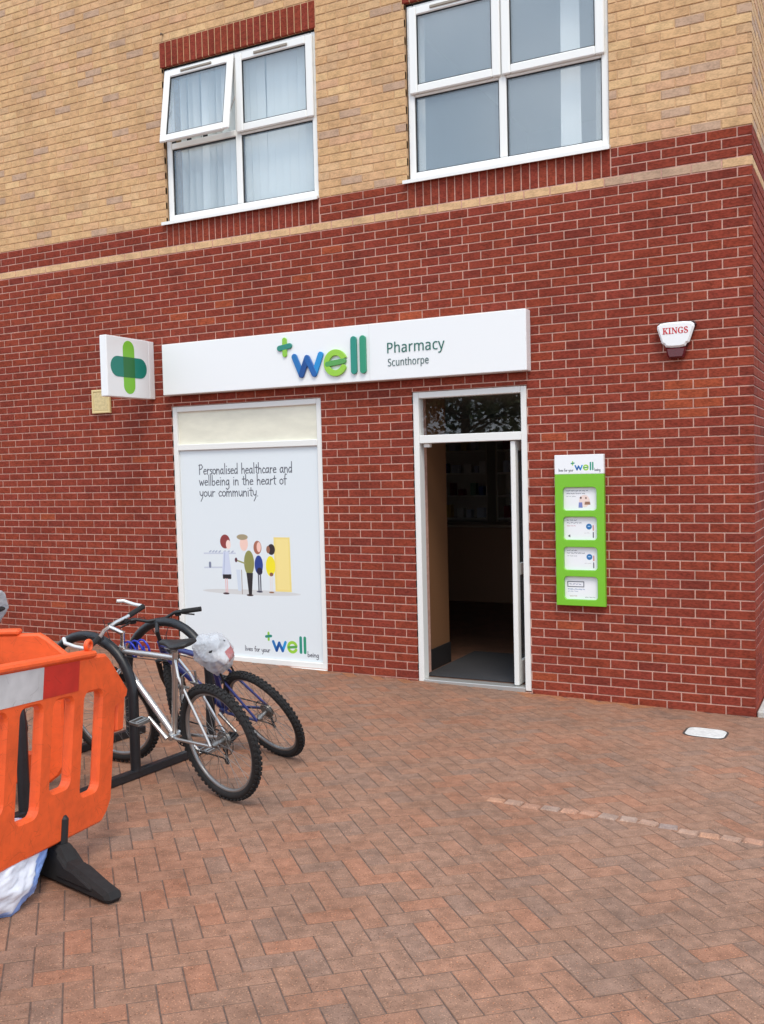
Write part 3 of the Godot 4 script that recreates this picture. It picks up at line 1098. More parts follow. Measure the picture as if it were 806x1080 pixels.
	lf.box(Vector3(-0.8545, 0.95, -0.021), Vector3(-0.0755, 1.05, 0.021), 0.004)
	var dl := obj("door_leaf", lf, M.alu, house)
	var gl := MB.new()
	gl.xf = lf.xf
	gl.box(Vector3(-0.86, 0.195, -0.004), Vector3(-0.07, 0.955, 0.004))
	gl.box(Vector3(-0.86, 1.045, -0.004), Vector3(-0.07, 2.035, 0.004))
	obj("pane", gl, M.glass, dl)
	var hd := MB.new()
	hd.xf = lf.xf
	for sg in [-1.0, 1.0]:
		hd.tube([Vector3(-0.89, 0.9, 0.02 * sg), Vector3(-0.89, 0.9, 0.06 * sg), Vector3(-0.89, 1.2, 0.06 * sg), Vector3(-0.89, 1.2, 0.02 * sg)], 0.01, 8)
	obj("handle", hd, M.steel, dl)
	build_poster()


func build_poster():
	var ink := srgb(74, 76, 86)
	var cv := Canvas.new(Vector2(-5.525, 0.148), Vector2(1.65, 2.064), 440.0, srgb(223, 230, 233))
	handwrite(cv, "Personalised healthcare and", Vector2(-5.29, 1.968), 1.12, 0.052, 0.0044, ink)
	handwrite(cv, "wellbeing in the heart of", Vector2(-5.29, 1.856), 1.05, 0.052, 0.0044, ink)
	handwrite(cv, "your community.", Vector2(-5.29, 1.744), 0.72, 0.052, 0.0044, ink)
	var at := func(x: float, y: float) -> Vector2:
		return Vector2(-4.999 + (x - 207.3) * 0.001945, 1.351 - (y - 86.4) * 0.00166)
	var rad := func(x: float, y: float) -> Vector2:
		return Vector2(x * 0.001945, y * 0.00166)
	var ln := func(x0: float, y0: float, x1: float, y1: float, r: float, c: Color):
		cv.stroke(at.call(x0, y0), at.call(x1, y1), r * 0.0018, c)
	# floor, counter, door of the drawing
	cv.ellipse(at.call(360, 424), rad.call(300, 16), Color(srgb(205, 204, 202), 0.75))
	for y in [196.0, 283.0]:
		ln.call(75, y, 272 if y < 200 else 190, y - 4, 4, srgb(196, 202, 216))
	for x in [110.0, 130.0, 148.0, 170.0, 200.0, 225.0, 250.0]:
		ln.call(x, 186, x + 9, 180, 4, srgb(170, 178, 196))
	ln.call(110, 255, 110, 276, 8, srgb(120, 128, 150))
	cv.fill([at.call(275, 290), at.call(300, 290), at.call(304, 418), at.call(284, 418)], srgb(206, 216, 228))
	cv.fill([at.call(508, 92), at.call(604, 92), at.call(608, 412), at.call(512, 412)], srgb(238, 216, 134))
	cv.fill([at.call(520, 104), at.call(594, 104), at.call(597, 400), at.call(522, 400)], srgb(242, 222, 146))
	# the four drawn figures
	cv.ellipse(at.call(210, 122), rad.call(31, 42), srgb(142, 62, 62))
	cv.ellipse(at.call(230, 140), rad.call(15, 28), srgb(245, 216, 206))
	cv.fill([at.call(198, 182), at.call(230, 182), at.call(246, 330), at.call(184, 330)], srgb(204, 212, 230))
	ln.call(206, 190, 196, 320, 3, srgb(176, 186, 210))
	cv.fill([at.call(190, 322), at.call(243, 320), at.call(242, 348), at.call(190, 348)], srgb(40, 38, 44))
	for x in [206.0, 216.0]:
		ln.call(x, 348, x + 2, 432, 3, srgb(226, 184, 184))
	cv.ellipse(at.call(208, 437), rad.call(19, 6), srgb(70, 50, 56))
	cv.ellipse(at.call(327, 132), rad.call(25, 45), srgb(240, 202, 188))
	cv.ellipse(at.call(318, 94), rad.call(34, 17), srgb(164, 150, 120))
	cv.ellipse(at.call(356, 248), rad.call(31, 74), srgb(142, 142, 82))
	ln.call(332, 252, 280, 234, 4, srgb(150, 150, 100))
	cv.ellipse(at.call(276, 232), rad.call(8, 14), srgb(90, 50, 60))
	cv.fill([at.call(338, 308), at.call(378, 308), at.call(368, 436), at.call(350, 436)], srgb(44, 42, 46))
	cv.ellipse(at.call(356, 441), rad.call(20, 6), srgb(60, 46, 46))
	ln.call(308, 292, 309, 436, 2, srgb(150, 130, 120))
	cv.ellipse(at.call(410, 155), rad.call(24, 40), srgb(166, 104, 84))
	cv.ellipse(at.call(418, 152), rad.call(13, 30), srgb(242, 198, 184))
	cv.ellipse(at.call(415, 258), rad.call(25, 56), srgb(42, 66, 140))
	cv.ellipse(at.call(419, 296), rad.call(17, 22), srgb(38, 36, 62))
	for x in [411.0, 423.0]:
		ln.call(x, 316, x + 1, 414, 4, srgb(92, 92, 104))
	cv.ellipse(at.call(416, 418), rad.call(18, 5), srgb(60, 60, 80))
	cv.ellipse(at.call(493, 165), rad.call(22, 32), srgb(52, 42, 46))
	cv.ellipse(at.call(474, 166), rad.call(11, 22), srgb(152, 104, 84))
	cv.ellipse(at.call(486, 264), rad.call(28, 60), srgb(242, 226, 48))
	cv.ellipse(at.call(490, 313), rad.call(11, 12), srgb(140, 96, 70))
	for x in [483.0, 493.0]:
		ln.call(x, 326, x, 414, 4, srgb(226, 222, 220))
	cv.ellipse(at.call(488, 419), rad.call(15, 5), srgb(150, 112, 84))
	print_emblem(cv, Vector2(-4.465, 0.212), 0.5)
	handwrite(cv, "lives for your", Vector2(-4.79, 0.205), 0.3, 0.026, 0.003, ink)
	handwrite(cv, "being", Vector2(-4.06, 0.19), 0.13, 0.026, 0.003, ink)
	var p := print_panel(cv, -0.0425, self, numbered("window_poster"), 0.3)
	tag(p, "pale poster of four drawn people filling the shop window", "poster")


# ------------------------------------------------------------------ inside the shop
func build_interior():
	var a := Vector3(-7.4, 0.08, -6.2)
	var b := Vector3(-0.5, 2.72, -0.302)
	var f := MB.new()
	f.box(Vector3(a.x, -0.1, a.z), Vector3(b.x, a.y, b.z))
	f.box(Vector3(DOOR[0] + 0.001, -0.1, b.z + 0.0005), Vector3(DOOR[1] - 0.001, a.y - 0.001, -0.1205))
	structure(obj("shop_floor", f, worn(srgb(118, 84, 66), 0.6, grain(256, 0.03, 0.01, 0.7, 1.05, 91), Vector3(1, 1, 1)), self))
	var c := MB.new()
	c.box(Vector3(a.x, b.y, a.z), Vector3(b.x, b.y + 0.2, b.z))
	structure(obj("shop_ceiling", c, mat(srgb(215, 210, 200), 0.9), self))
	var w := MB.new()
	w.box(Vector3(a.x - 0.1, 0, a.z - 0.1), Vector3(b.x + 0.1, b.y + 0.2, a.z - 0.001))
	w.box(Vector3(a.x - 0.1, 0, a.z), Vector3(a.x - 0.001, b.y + 0.2, b.z))
	w.box(Vector3(b.x + 0.001, 0, a.z), Vector3(b.x + 0.1, b.y + 0.2, b.z))
	structure(obj("shop_wall", w, M.interior_wall, self))
	# partition just inside the door with its dark kicking board
	var t := thing("lobby_partition", "cream partition panel just inside the open shop door", "partition", Vector3(-2.9, 0.08, -0.31))
	var pm := MB.new()
	pm.box(Vector3(-0.05, 0, -0.5), Vector3(0, 2.635, 0), 0.003)
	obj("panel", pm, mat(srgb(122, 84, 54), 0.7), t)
	var kb := MB.new()
	kb.box(Vector3(0.0005, 0, -0.5), Vector3(0.012, 0.2, 0), 0.002)
	obj("kick_board", kb, M.dark, t)
	var mt := MB.new()
	mt.box(Vector3(-2.86, 0.0805, -1.35), Vector3(-1.98, 0.092, -0.14), 0.003)
	tag(obj(numbered("door_mat"), mt, worn(srgb(62, 62, 66), 0.97, grain(256, 0.25, 0.05, 0.6, 1.1, 95), Vector3(4, 4, 4), 0.3), self), "dark grey mat on the floor inside the shop door", "mat")
	# dispensary counter and shelving at the far end
	var ct := thing("shop_counter", "wooden counter in the dark shop interior", "counter", Vector3(-5.2, 0.08, -5.1))
	var cb := MB.new()
	cb.box(Vector3(-1.0, 0, -0.3), Vector3(1.6, 1.05, 0.3), 0.01)
	obj("body", cb, mat(srgb(150, 112, 86), 0.6), ct)
	var cto := MB.new()
	cto.box(Vector3(-1.05, 1.051, -0.35), Vector3(1.65, 1.09, 0.35), 0.01)
	obj("top", cto, mat(srgb(170, 150, 130), 0.4), ct)
	var labels := ["shelving unit full of small boxes at the rear of the shop", "half empty shelving unit beside the fuller shelves at the rear of the shop"]
	for u in 2:
		var sx := -5.2 + u * 1.75
		var sh := thing("shelf_unit", labels[u], "shelves", Vector3(sx, 0.08, -5.99))
		var bk := MB.new()
		bk.box(Vector3(-0.8, 0, -0.2), Vector3(0.8, 2.3, -0.18))
		for x in [-0.8, 0.78]:
			bk.box(Vector3(x, 0, -0.1795), Vector3(x + 0.02, 2.3, 0.18))
		obj("carcass", bk, mat(srgb(190, 180, 168), 0.7), sh)
		for k in 7:
			var s := MB.new()
			s.box(Vector3(-0.779, 0.08 + k * 0.34, -0.179), Vector3(0.779, 0.105 + k * 0.34, 0.175), 0.003)
			obj("shelf", s, mat(srgb(206, 198, 188), 0.6), sh)
		for k in range(3, 7):
			var x := -0.72
			while x < 0.66:
				var bw := rng.randf_range(0.06, 0.13)
				var bh := rng.randf_range(0.09, 0.22)
				if u == 0 or rng.randf() < 0.5:
					var bx := MB.new()
					var ti := rng.randi() % 6
					var tint: Color = [srgb(214, 208, 200), srgb(120, 40, 46), srgb(60, 80, 130), srgb(190, 190, 196), srgb(200, 170, 90), srgb(90, 120, 100)][ti]
					bx.box(Vector3(0, 0, -0.06), Vector3(bw, bh, 0.06), 0.002)
					var o := obj(numbered("medicine_box"), bx, mat(tint, 0.6), self)
					o.position = Vector3(sx + x, 0.08 + 0.1055 + k * 0.34, -5.95)
					tag(o, "small %s box on the %s shelf of the %s shelving in the shop" % [["cream", "dark red", "blue", "pale grey", "yellow", "green"][ti], ["third highest but one", "third", "second", "top"][k - 3].replace("third highest but one", "fourth"), ["full", "half empty"][u]], "box", "boxes on the shop shelves")
				x += bw + rng.randf_range(0.01, 0.12)


# ------------------------------------------------------------------ signs on the wall
func lettering(text: String, font: String, weight: int, x0: float, x1: float, y: float, height: float, z: float, depth: float, m: Material, parent: Node, called: String):
	var f := SystemFont.new()
	f.font_names = PackedStringArray([font])
	f.font_weight = weight
	var t := TextMesh.new()
	t.text = text
	t.font = f
	t.font_size = 72
	t.pixel_size = 0.01
	t.depth = 0.1
	t.curve_step = 1.5
	var bb := t.get_aabb()
	var o := obj(called, t, m, parent)
	var k := (x1 - x0) / bb.size.x
	var ky := height / bb.size.y
	o.scale = Vector3(k, ky, depth / 0.1)
	o.position = Vector3(x0 - bb.position.x * k, y - bb.position.y * ky, z + depth / 2)
	return o


func build_signs():
	# fascia over the shop front
	var fs := thing("fascia_sign", "long white pharmacy sign above the shop window and door", "sign", Vector3(-5.585, 2.772, 0.0))
	var L := 3.83
	var m := MB.new()
	m.box(Vector3(0, 0, 0.004), Vector3(L, 0.508, 0.118), 0.006)
	obj("sign_box", m, M.sign_white, fs)
	var sm := MB.new()
	for x in [2.36]:
		sm.box(Vector3(x, 0.004, 0.1181), Vector3(x + 0.002, 0.504, 0.1186))
	obj("joint_line", sm, mat(srgb(200, 204, 204), 0.5), fs)
	var at := Vector2(1.548, 0.066)
	var i := 0
	for e in emblem():
		var mb := MB.new()
		if e[0] == "bar":
			mb.slab(stadium(at + e[2], at + e[3], e[4], 12), [], 0.119, 0.134 + i * 0.0012, 0.003)
		else:
			var o := PackedVector2Array()
			var c: Vector2 = at + e[2]
			for k in 41:
				var t := lerpf(e[3].x, e[3].y, k / 40.0)
				o.append(c + Vector2(cos(t), sin(t)) * (.094 + e[4]))
			for k in range(1, 8):
				var t: float = e[3].y
				var cc: Vector2 = c + Vector2(cos(t), sin(t)) * .094
				var q := t + PI * k / 8.0
				o.append(cc + Vector2(cos(q), sin(q)) * e[4])
			for k in 41:
				var t := lerpf(e[3].y, e[3].x, k / 40.0)
				o.append(c + Vector2(cos(t), sin(t)) * (.094 - e[4]))
			mb.slab(o, [], 0.119, 0.134 + i * 0.0012, 0.002)
		obj("emblem_stroke", mb, mat(e[1], 0.35), fs)
		i += 1
	lettering("Pharmacy", "Droid Sans", 400, 2.542, 3.095, 0.203, 0.128, 0.1182, 0.004, mat(srgb(38, 104, 92), 0.5), fs, "lettering")
	lettering("Scunthorpe", "Droid Sans", 400, 2.546, 2.942, 0.098, 0.09, 0.1182, 0.004, mat(srgb(88, 110, 108), 0.5), fs, "lettering")

	# projecting cross sign
	var ps := thing("projecting_sign", "square white sign with a green cross sticking out from the wall", "sign", Vector3(-5.78, 2.748, 0.0))
	var pb := MB.new()
	pb.box(Vector3(-0.088, 0, 0.085), Vector3(0, 0.59, 0.695), 0.006)
	obj("sign_box", pb, M.sign_white, ps)
	var pm := MB.new()
	pm.box(Vector3(-0.084, 0.003, 0.002), Vector3(-0.002, 0.587, 0.0835), 0.004)
	obj("mounting_frame", pm, M.sign_white, ps)
	for side in [1.0, -1.0]:
		var tf := Transform3D(Basis(Vector3(0, 0, -side), Vector3.UP, Vector3(side, 0, 0)), Vector3(0.0 if side > 0 else -0.088, 0.298, 0.385))
		var shapes := [[Vector2(0, -0.18), Vector2(0, 0.18), 0.082, srgb(126, 196, 56), 0.002], [Vector2(-0.16, 0.0), Vector2(0.16, 0.0), 0.1, srgb(22, 128, 112), 0.003]]
		for q in shapes:
			var mb := MB.new()
			mb.xf = tf
			mb.slab(stadium(q[0], q[1], q[2], 14), [], 0.0004, q[4])
			obj("cross_bar", mb, mat(q[3], 0.35), ps)
		var mb := MB.new()
		mb.xf = tf
		mb.slab(poly([[-0.082, -0.1], [0.082, -0.1], [0.082, 0.1], [-0.082, 0.1]]), [], 0.0031, 0.0038)
		obj("cross_centre", mb, mat(srgb(38, 112, 56), 0.35), ps)

	# small cream grille box below it
	var vg := thing("wall_vent", "small square cream cover plate on the brick wall", "vent", Vector3(-6.5, 2.765, 0.0))
	var vm := MB.new()
	vm.slab(poly([[-0.125, -0.125], [0.125, -0.125], [0.125, 0.125], [-0.125, 0.125]]), [poly([[-0.1, -0.1], [0.1, -0.1], [0.1, 0.1], [-0.1, 0.1]])], 0.002, 0.034, 0.006)
	var cream := mat(srgb(222, 202, 148), 0.6)
	obj("cover", vm, cream, vg)
	var vp := MB.new()
	vp.box(Vector3(-0.0995, -0.0995, 0.002), Vector3(0.0995, 0.0995, 0.030), 0.004)
	obj("plate", vp, worn(srgb(226, 206, 152), 0.6, grain(128, 0.2, 0.05, 0.8, 1.08, 131), Vector3(4, 4, 4)), vg)
	# alarm box
	var al := thing("alarm_box", "white burglar alarm box with red lettering and dark red lamp", "alarm", Vector3(-0.562, 2.79, 0.0))
	var bk := MB.new()
	bk.slab(poly([[-0.078, 0.085], [0.08, 0.085], [0.152, 0.255], [0.135, 0.28], [-0.13, 0.28], [-0.146, 0.255]]), [], 0.003, 0.042, 0.006)
	obj("back_box", bk, mat(srgb(52, 20, 24), 0.4), al)
	var cv := MB.new()
	cv.slab(poly([[-0.075, 0.088], [-0.03, 0.082], [0.03, 0.082], [0.072, 0.088], [0.084, 0.108], [0.102, 0.116], [0.142, 0.232], [0.14, 0.255], [0.118, 0.272], [0.06, 0.278], [-0.06, 0.278], [-0.116, 0.272], [-0.138, 0.255], [-0.14, 0.232], [-0.104, 0.116], [-0.086, 0.108]]), [], 0.0425, 0.08, 0.014)
	obj("cover", cv, mat(srgb(236, 237, 236), 0.3), al)
	var lp := MB.new()
	lp.slab(poly([[-0.056, 0.0], [0.056, 0.0], [0.068, 0.03], [0.078, 0.084], [-0.078, 0.084], [-0.068, 0.03]]), [], 0.003, 0.07, 0.012)
	obj("lamp_lens", lp, mat(srgb(88, 16, 24), 0.15), al)
	lettering("KINGS", "Droid Serif", 700, -0.096, 0.096, 0.186, 0.05, 0.0802, 0.002, mat(srgb(196, 30, 40), 0.5), al, "lettering")

	# green notice board
	var nb := thing("notice_board", "tall green board with four white cards and white header", "board", Vector3(-1.345, 0.815, 0.0))
	var gm := MB.new()
	var hs := []
	var tops := [0.979, 0.736, 0.486, 0.242]
	for y in tops:
		hs.append(round_rect(-0.14, y - 0.192, 0.142, y, 0.03))
	gm.slab(poly([[-0.205, 0], [0.205, 0], [0.205, 1.086], [-0.205, 1.086]]), hs, 0.012, 0.058, 0.003)
	obj("green_panel", gm, mat(srgb(120, 190, 44), 0.4), nb)
	var hm := MB.new()
	hm.box(Vector3(-0.205, 1.0865, 0.012), Vector3(0.205, 1.246, 0.058), 0.003)
	obj("header", hm, M.sign_white, nb)
	var hc := Canvas.new(Vector2(-0.2, 1.09), Vector2(0.4, 0.152), 640.0, srgb(238, 240, 242))
	print_emblem(hc, Vector2(-0.035, 1.115), 0.2)
	handwrite(hc, "lives for your", Vector2(-0.17, 1.11), 0.125, 0.012, 0.0016, srgb(90, 92, 100))
	handwrite(hc, "being", Vector2(0.13, 1.11), 0.05, 0.012, 0.0016, srgb(90, 92, 100))
	print_panel(hc, 0.0585, nb, "header_print")
	var bp := MB.new()
	bp.box(Vector3(-0.2, 0.005, 0.002), Vector3(0.2, 1.24, 0.0115))
	obj("back_plate", bp, M.alu, nb)
	var ink := srgb(120, 122, 134)
	for k in 4:
		var y: float = tops[k]
		var c := Canvas.new(Vector2(-0.139, y - 0.191), Vector2(0.28, 0.19), 640.0, srgb(236, 236, 240))
		var scribble := func(x: float, yy: float, n: int, h: float, col: Color):
			var q := x
			for j in n:
				var w := rng.randf_range(0.012, 0.03)
				var px := q
				while px < q + w:
					c.stroke(Vector2(px, yy + rng.randf_range(-h, h)), Vector2(px + 0.004, yy + rng.randf_range(-h, h)), 0.0016, col)
					px += 0.004
				q += w + 0.008
		if k < 3:
			scribble.call(-0.115, y - 0.03, 6 if k == 0 else 3, 0.004, ink)
			scribble.call(-0.115, y - 0.052, 5, 0.004, ink)
			scribble.call(-0.115, y - 0.076, 3, 0.003, Color(srgb(200, 150, 160), 0.9) if k == 1 else srgb(170, 172, 180))
		if k == 0:
			c.ellipse(Vector2(0.035, y - 0.115), Vector2(0.045, 0.05), Color(srgb(236, 206, 196), 0.8))
			c.ellipse(Vector2(0.005, y - 0.088), Vector2(0.008, 0.009), srgb(90, 60, 60))
			c.ellipse(Vector2(0.048, y - 0.09), Vector2(0.007, 0.008), srgb(120, 90, 80))
			c.fill([Vector2(-0.015, y - 0.17), Vector2(0.02, y - 0.17), Vector2(0.016, y - 0.125), Vector2(-0.012, y - 0.125)], srgb(120, 130, 190))
			c.fill([Vector2(0.035, y - 0.145), Vector2(0.085, y - 0.145), Vector2(0.08, y - 0.12), Vector2(0.04, y - 0.12)], srgb(150, 110, 90))
		elif k < 3:
			c.ellipse(Vector2(0.07, y - 0.082), Vector2(0.024, 0.024), srgb(38, 112, 176))
			c.stroke(Vector2(0.062, y - 0.08), Vector2(0.078, y - 0.08), 0.003, srgb(200, 220, 240))
			c.stroke(Vector2(0.105, y - 0.075), Vector2(0.106, y - 0.11), 0.006, srgb(206, 150, 140))
			c.stroke(Vector2(0.105, y - 0.13), Vector2(0.105, y - 0.17), 0.004, srgb(70, 62, 80))
			if k == 1:
				c.fill([Vector2(-0.108, y - 0.16), Vector2(-0.088, y - 0.148), Vector2(-0.088, y - 0.172)], srgb(50, 50, 56))
			scribble.call(0.03, y - 0.135, 2, 0.002, srgb(200, 196, 200))
		else:
			for q in [[-0.115, 0.02, 0.0], [-0.115, 0.02, -0.042]]:
				c.stroke(Vector2(q[0], y - 0.045 + q[2]), Vector2(q[1], y - 0.045 + q[2]), 0.0035, srgb(96, 98, 110))
			for x in [-0.115, 0.02]:
				c.stroke(Vector2(x, y - 0.045), Vector2(x, y - 0.087), 0.0035, srgb(96, 98, 110))
			scribble.call(-0.1, y - 0.066, 4, 0.004, srgb(120, 122, 160))
			scribble.call(-0.115, y - 0.108, 5, 0.004, srgb(120, 140, 180))
			scribble.call(-0.115, y - 0.126, 3, 0.003, srgb(160, 170, 190))
			scribble.call(0.03, y - 0.172, 3, 0.003, srgb(160, 160, 168))
			scribble.call(-0.1, y - 0.165, 2, 0.006, srgb(190, 170, 166))
		print_panel(c, 0.03, nb, "card", 0.5)


# ------------------------------------------------------------------ cycle rack and bicycles
func arc_pts(c: Vector3, r: float, a0: float, a1: float, n: int) -> Array:
	var out := []
	for i in n + 1:
		var t := lerpf(a0, a1, float(i) / n)
		out.append(c + Vector3(cos(t), sin(t), 0) * r)
	return out


func build_rack_and_bikes():
	var rk := thing("bicycle_rack", "black steel cycle rack of rounded hoops on two ground rails", "bike rack", ground(-3.41, 3.6))
	for x in [-3.065, -3.755]:
		var m := MB.new()
		var a := ground(x, 2.66, 0.027)
		var b := ground(x, 5.1, 0.027)
		var d := (b - a).normalized()
		m.xf = Transform3D(Basis(d.cross(Vector3.UP).normalized() * -1.0, d.cross(Vector3.RIGHT).normalized() * -1.0, d), a - rk.position)
		m.xf.basis = Basis(Vector3.RIGHT, d.cross(Vector3.RIGHT).normalized(), d)
		m.box(Vector3(-0.025, -0.024, 0), Vector3(0.025, 0.024, (b - a).length()), 0.005)
		obj("ground_rail", m, M.black_steel, rk)
	for z in [2.79, 3.52, 4.36]:
		var m := MB.new()
		var yl := ground(-3.755, z, 0.04).y
		var yr := ground(-3.065, z, 0.04).y
		var c := Vector3(-3.41, 0.66 + SLOPE_Z * (z - 3.1), z)
		var pts := [Vector3(-3.065, yr, z), Vector3(-3.065, (yr + c.y) / 2, z)]
		pts.append_array(arc_pts(c, 0.345, 0.0, PI, 20))
		pts.append_array([Vector3(-3.755, (yl + c.y) / 2, z), Vector3(-3.755, yl, z)])
		m.xf = Transform3D(Basis.IDENTITY, -rk.position)
		m.tube(pts, 0.03, 14)
		obj("hoop", m, M.black_steel, rk)
	bicycle("silver_bicycle", "silver bicycle with knobbly tyres leaning on the black cycle rack", [-2.348, 3.581, 3.41, -0.215], {"frame": M.silver, "steer": 0.38, "wheelbase": 1.03, "bar_ends": true, "crank": -2.4, "seat_h": 0.835, "bar_w": 0.285, "lock": true})
	bicycle("blue_bicycle", "dark blue bicycle with a plastic bag over its saddle", [-2.576, 2.681, 3.4320, -0.53], {"frame": M.blue_paint, "steer": -0.75, "wheelbase": 1.04, "bar_ends": false, "crank": 0.75, "seat_h": 0.80, "bar_w": 0.31, "low": true})
	bicycle("white_bicycle", "white bicycle mostly hidden behind the orange barriers", [-3.60, 3.90, 3.33, -0.10], {"frame": M.white_paint, "steer": 0.1, "wheelbase": 1.04, "bar_ends": false, "crank": 1.6, "seat_h": 0.95, "bar_w": 0.29})


func wheel(bike: Node3D, xf: Transform3D, knobs: bool):
	# local: centre at the origin, axle along z
	var R := 0.335
	var rim := MB.new()
	rim.xf = xf
	rim.ring(Vector3.ZERO, 0.281, 0.013, 0.012, 56, 8)
	var w := obj("wheel", rim, M.rim, bike)
	var ty := MB.new()
	ty.xf = xf
	ty.ring(Vector3.ZERO, 0.305, 0.024, 0.026, 64, 10)
	if knobs:
		for k in 62:
			var a := TAU * k / 62.0
			for s in [-1.0, 0.0, 1.0]:
				var aa := a + (TAU / 124.0 if s == 0.0 else 0.0)
				var e := Vector3(cos(aa), sin(aa), 0)
				var tilt: float = s * 0.75
				var out := e * cos(tilt) + Vector3(0, 0, sin(tilt))
				var t := Vector3(-sin(aa), cos(aa), 0)
				ty.xf = xf * Transform3D(Basis(t, out, t.cross(out)), e * 0.305 + out * 0.0245)
				ty.box(Vector3(-0.0075, -0.002, -0.007), Vector3(0.0075, 0.0062, 0.007))
	obj("tyre", ty, M.rubber, w)
	var sp := MB.new()
	sp.xf = xf
	for k in 32:
		var s := -1.0 if k % 2 else 1.0
		var a := TAU * k / 32.0
		var b := a + (0.9 if (k / 2) % 2 else -0.9)
		sp.tube([Vector3(cos(b) * 0.022, sin(b) * 0.022, s * 0.028), Vector3(cos(a) * 0.272, sin(a) * 0.272, s * 0.003)], 0.0013, 4, false, false)
	obj("spokes", sp, M.steel, w)
	var hb := MB.new()
	hb.xf = xf
	hb.tube([Vector3(0, 0, -0.05), Vector3(0, 0, -0.03), Vector3(0, 0, -0.026), Vector3(0, 0, 0.026), Vector3(0, 0, 0.03), Vector3(0, 0, 0.05)], [0.008, 0.024, 0.014, 0.014, 0.024, 0.008], 14)
	obj("hub", hb, M.steel, w)
	return w


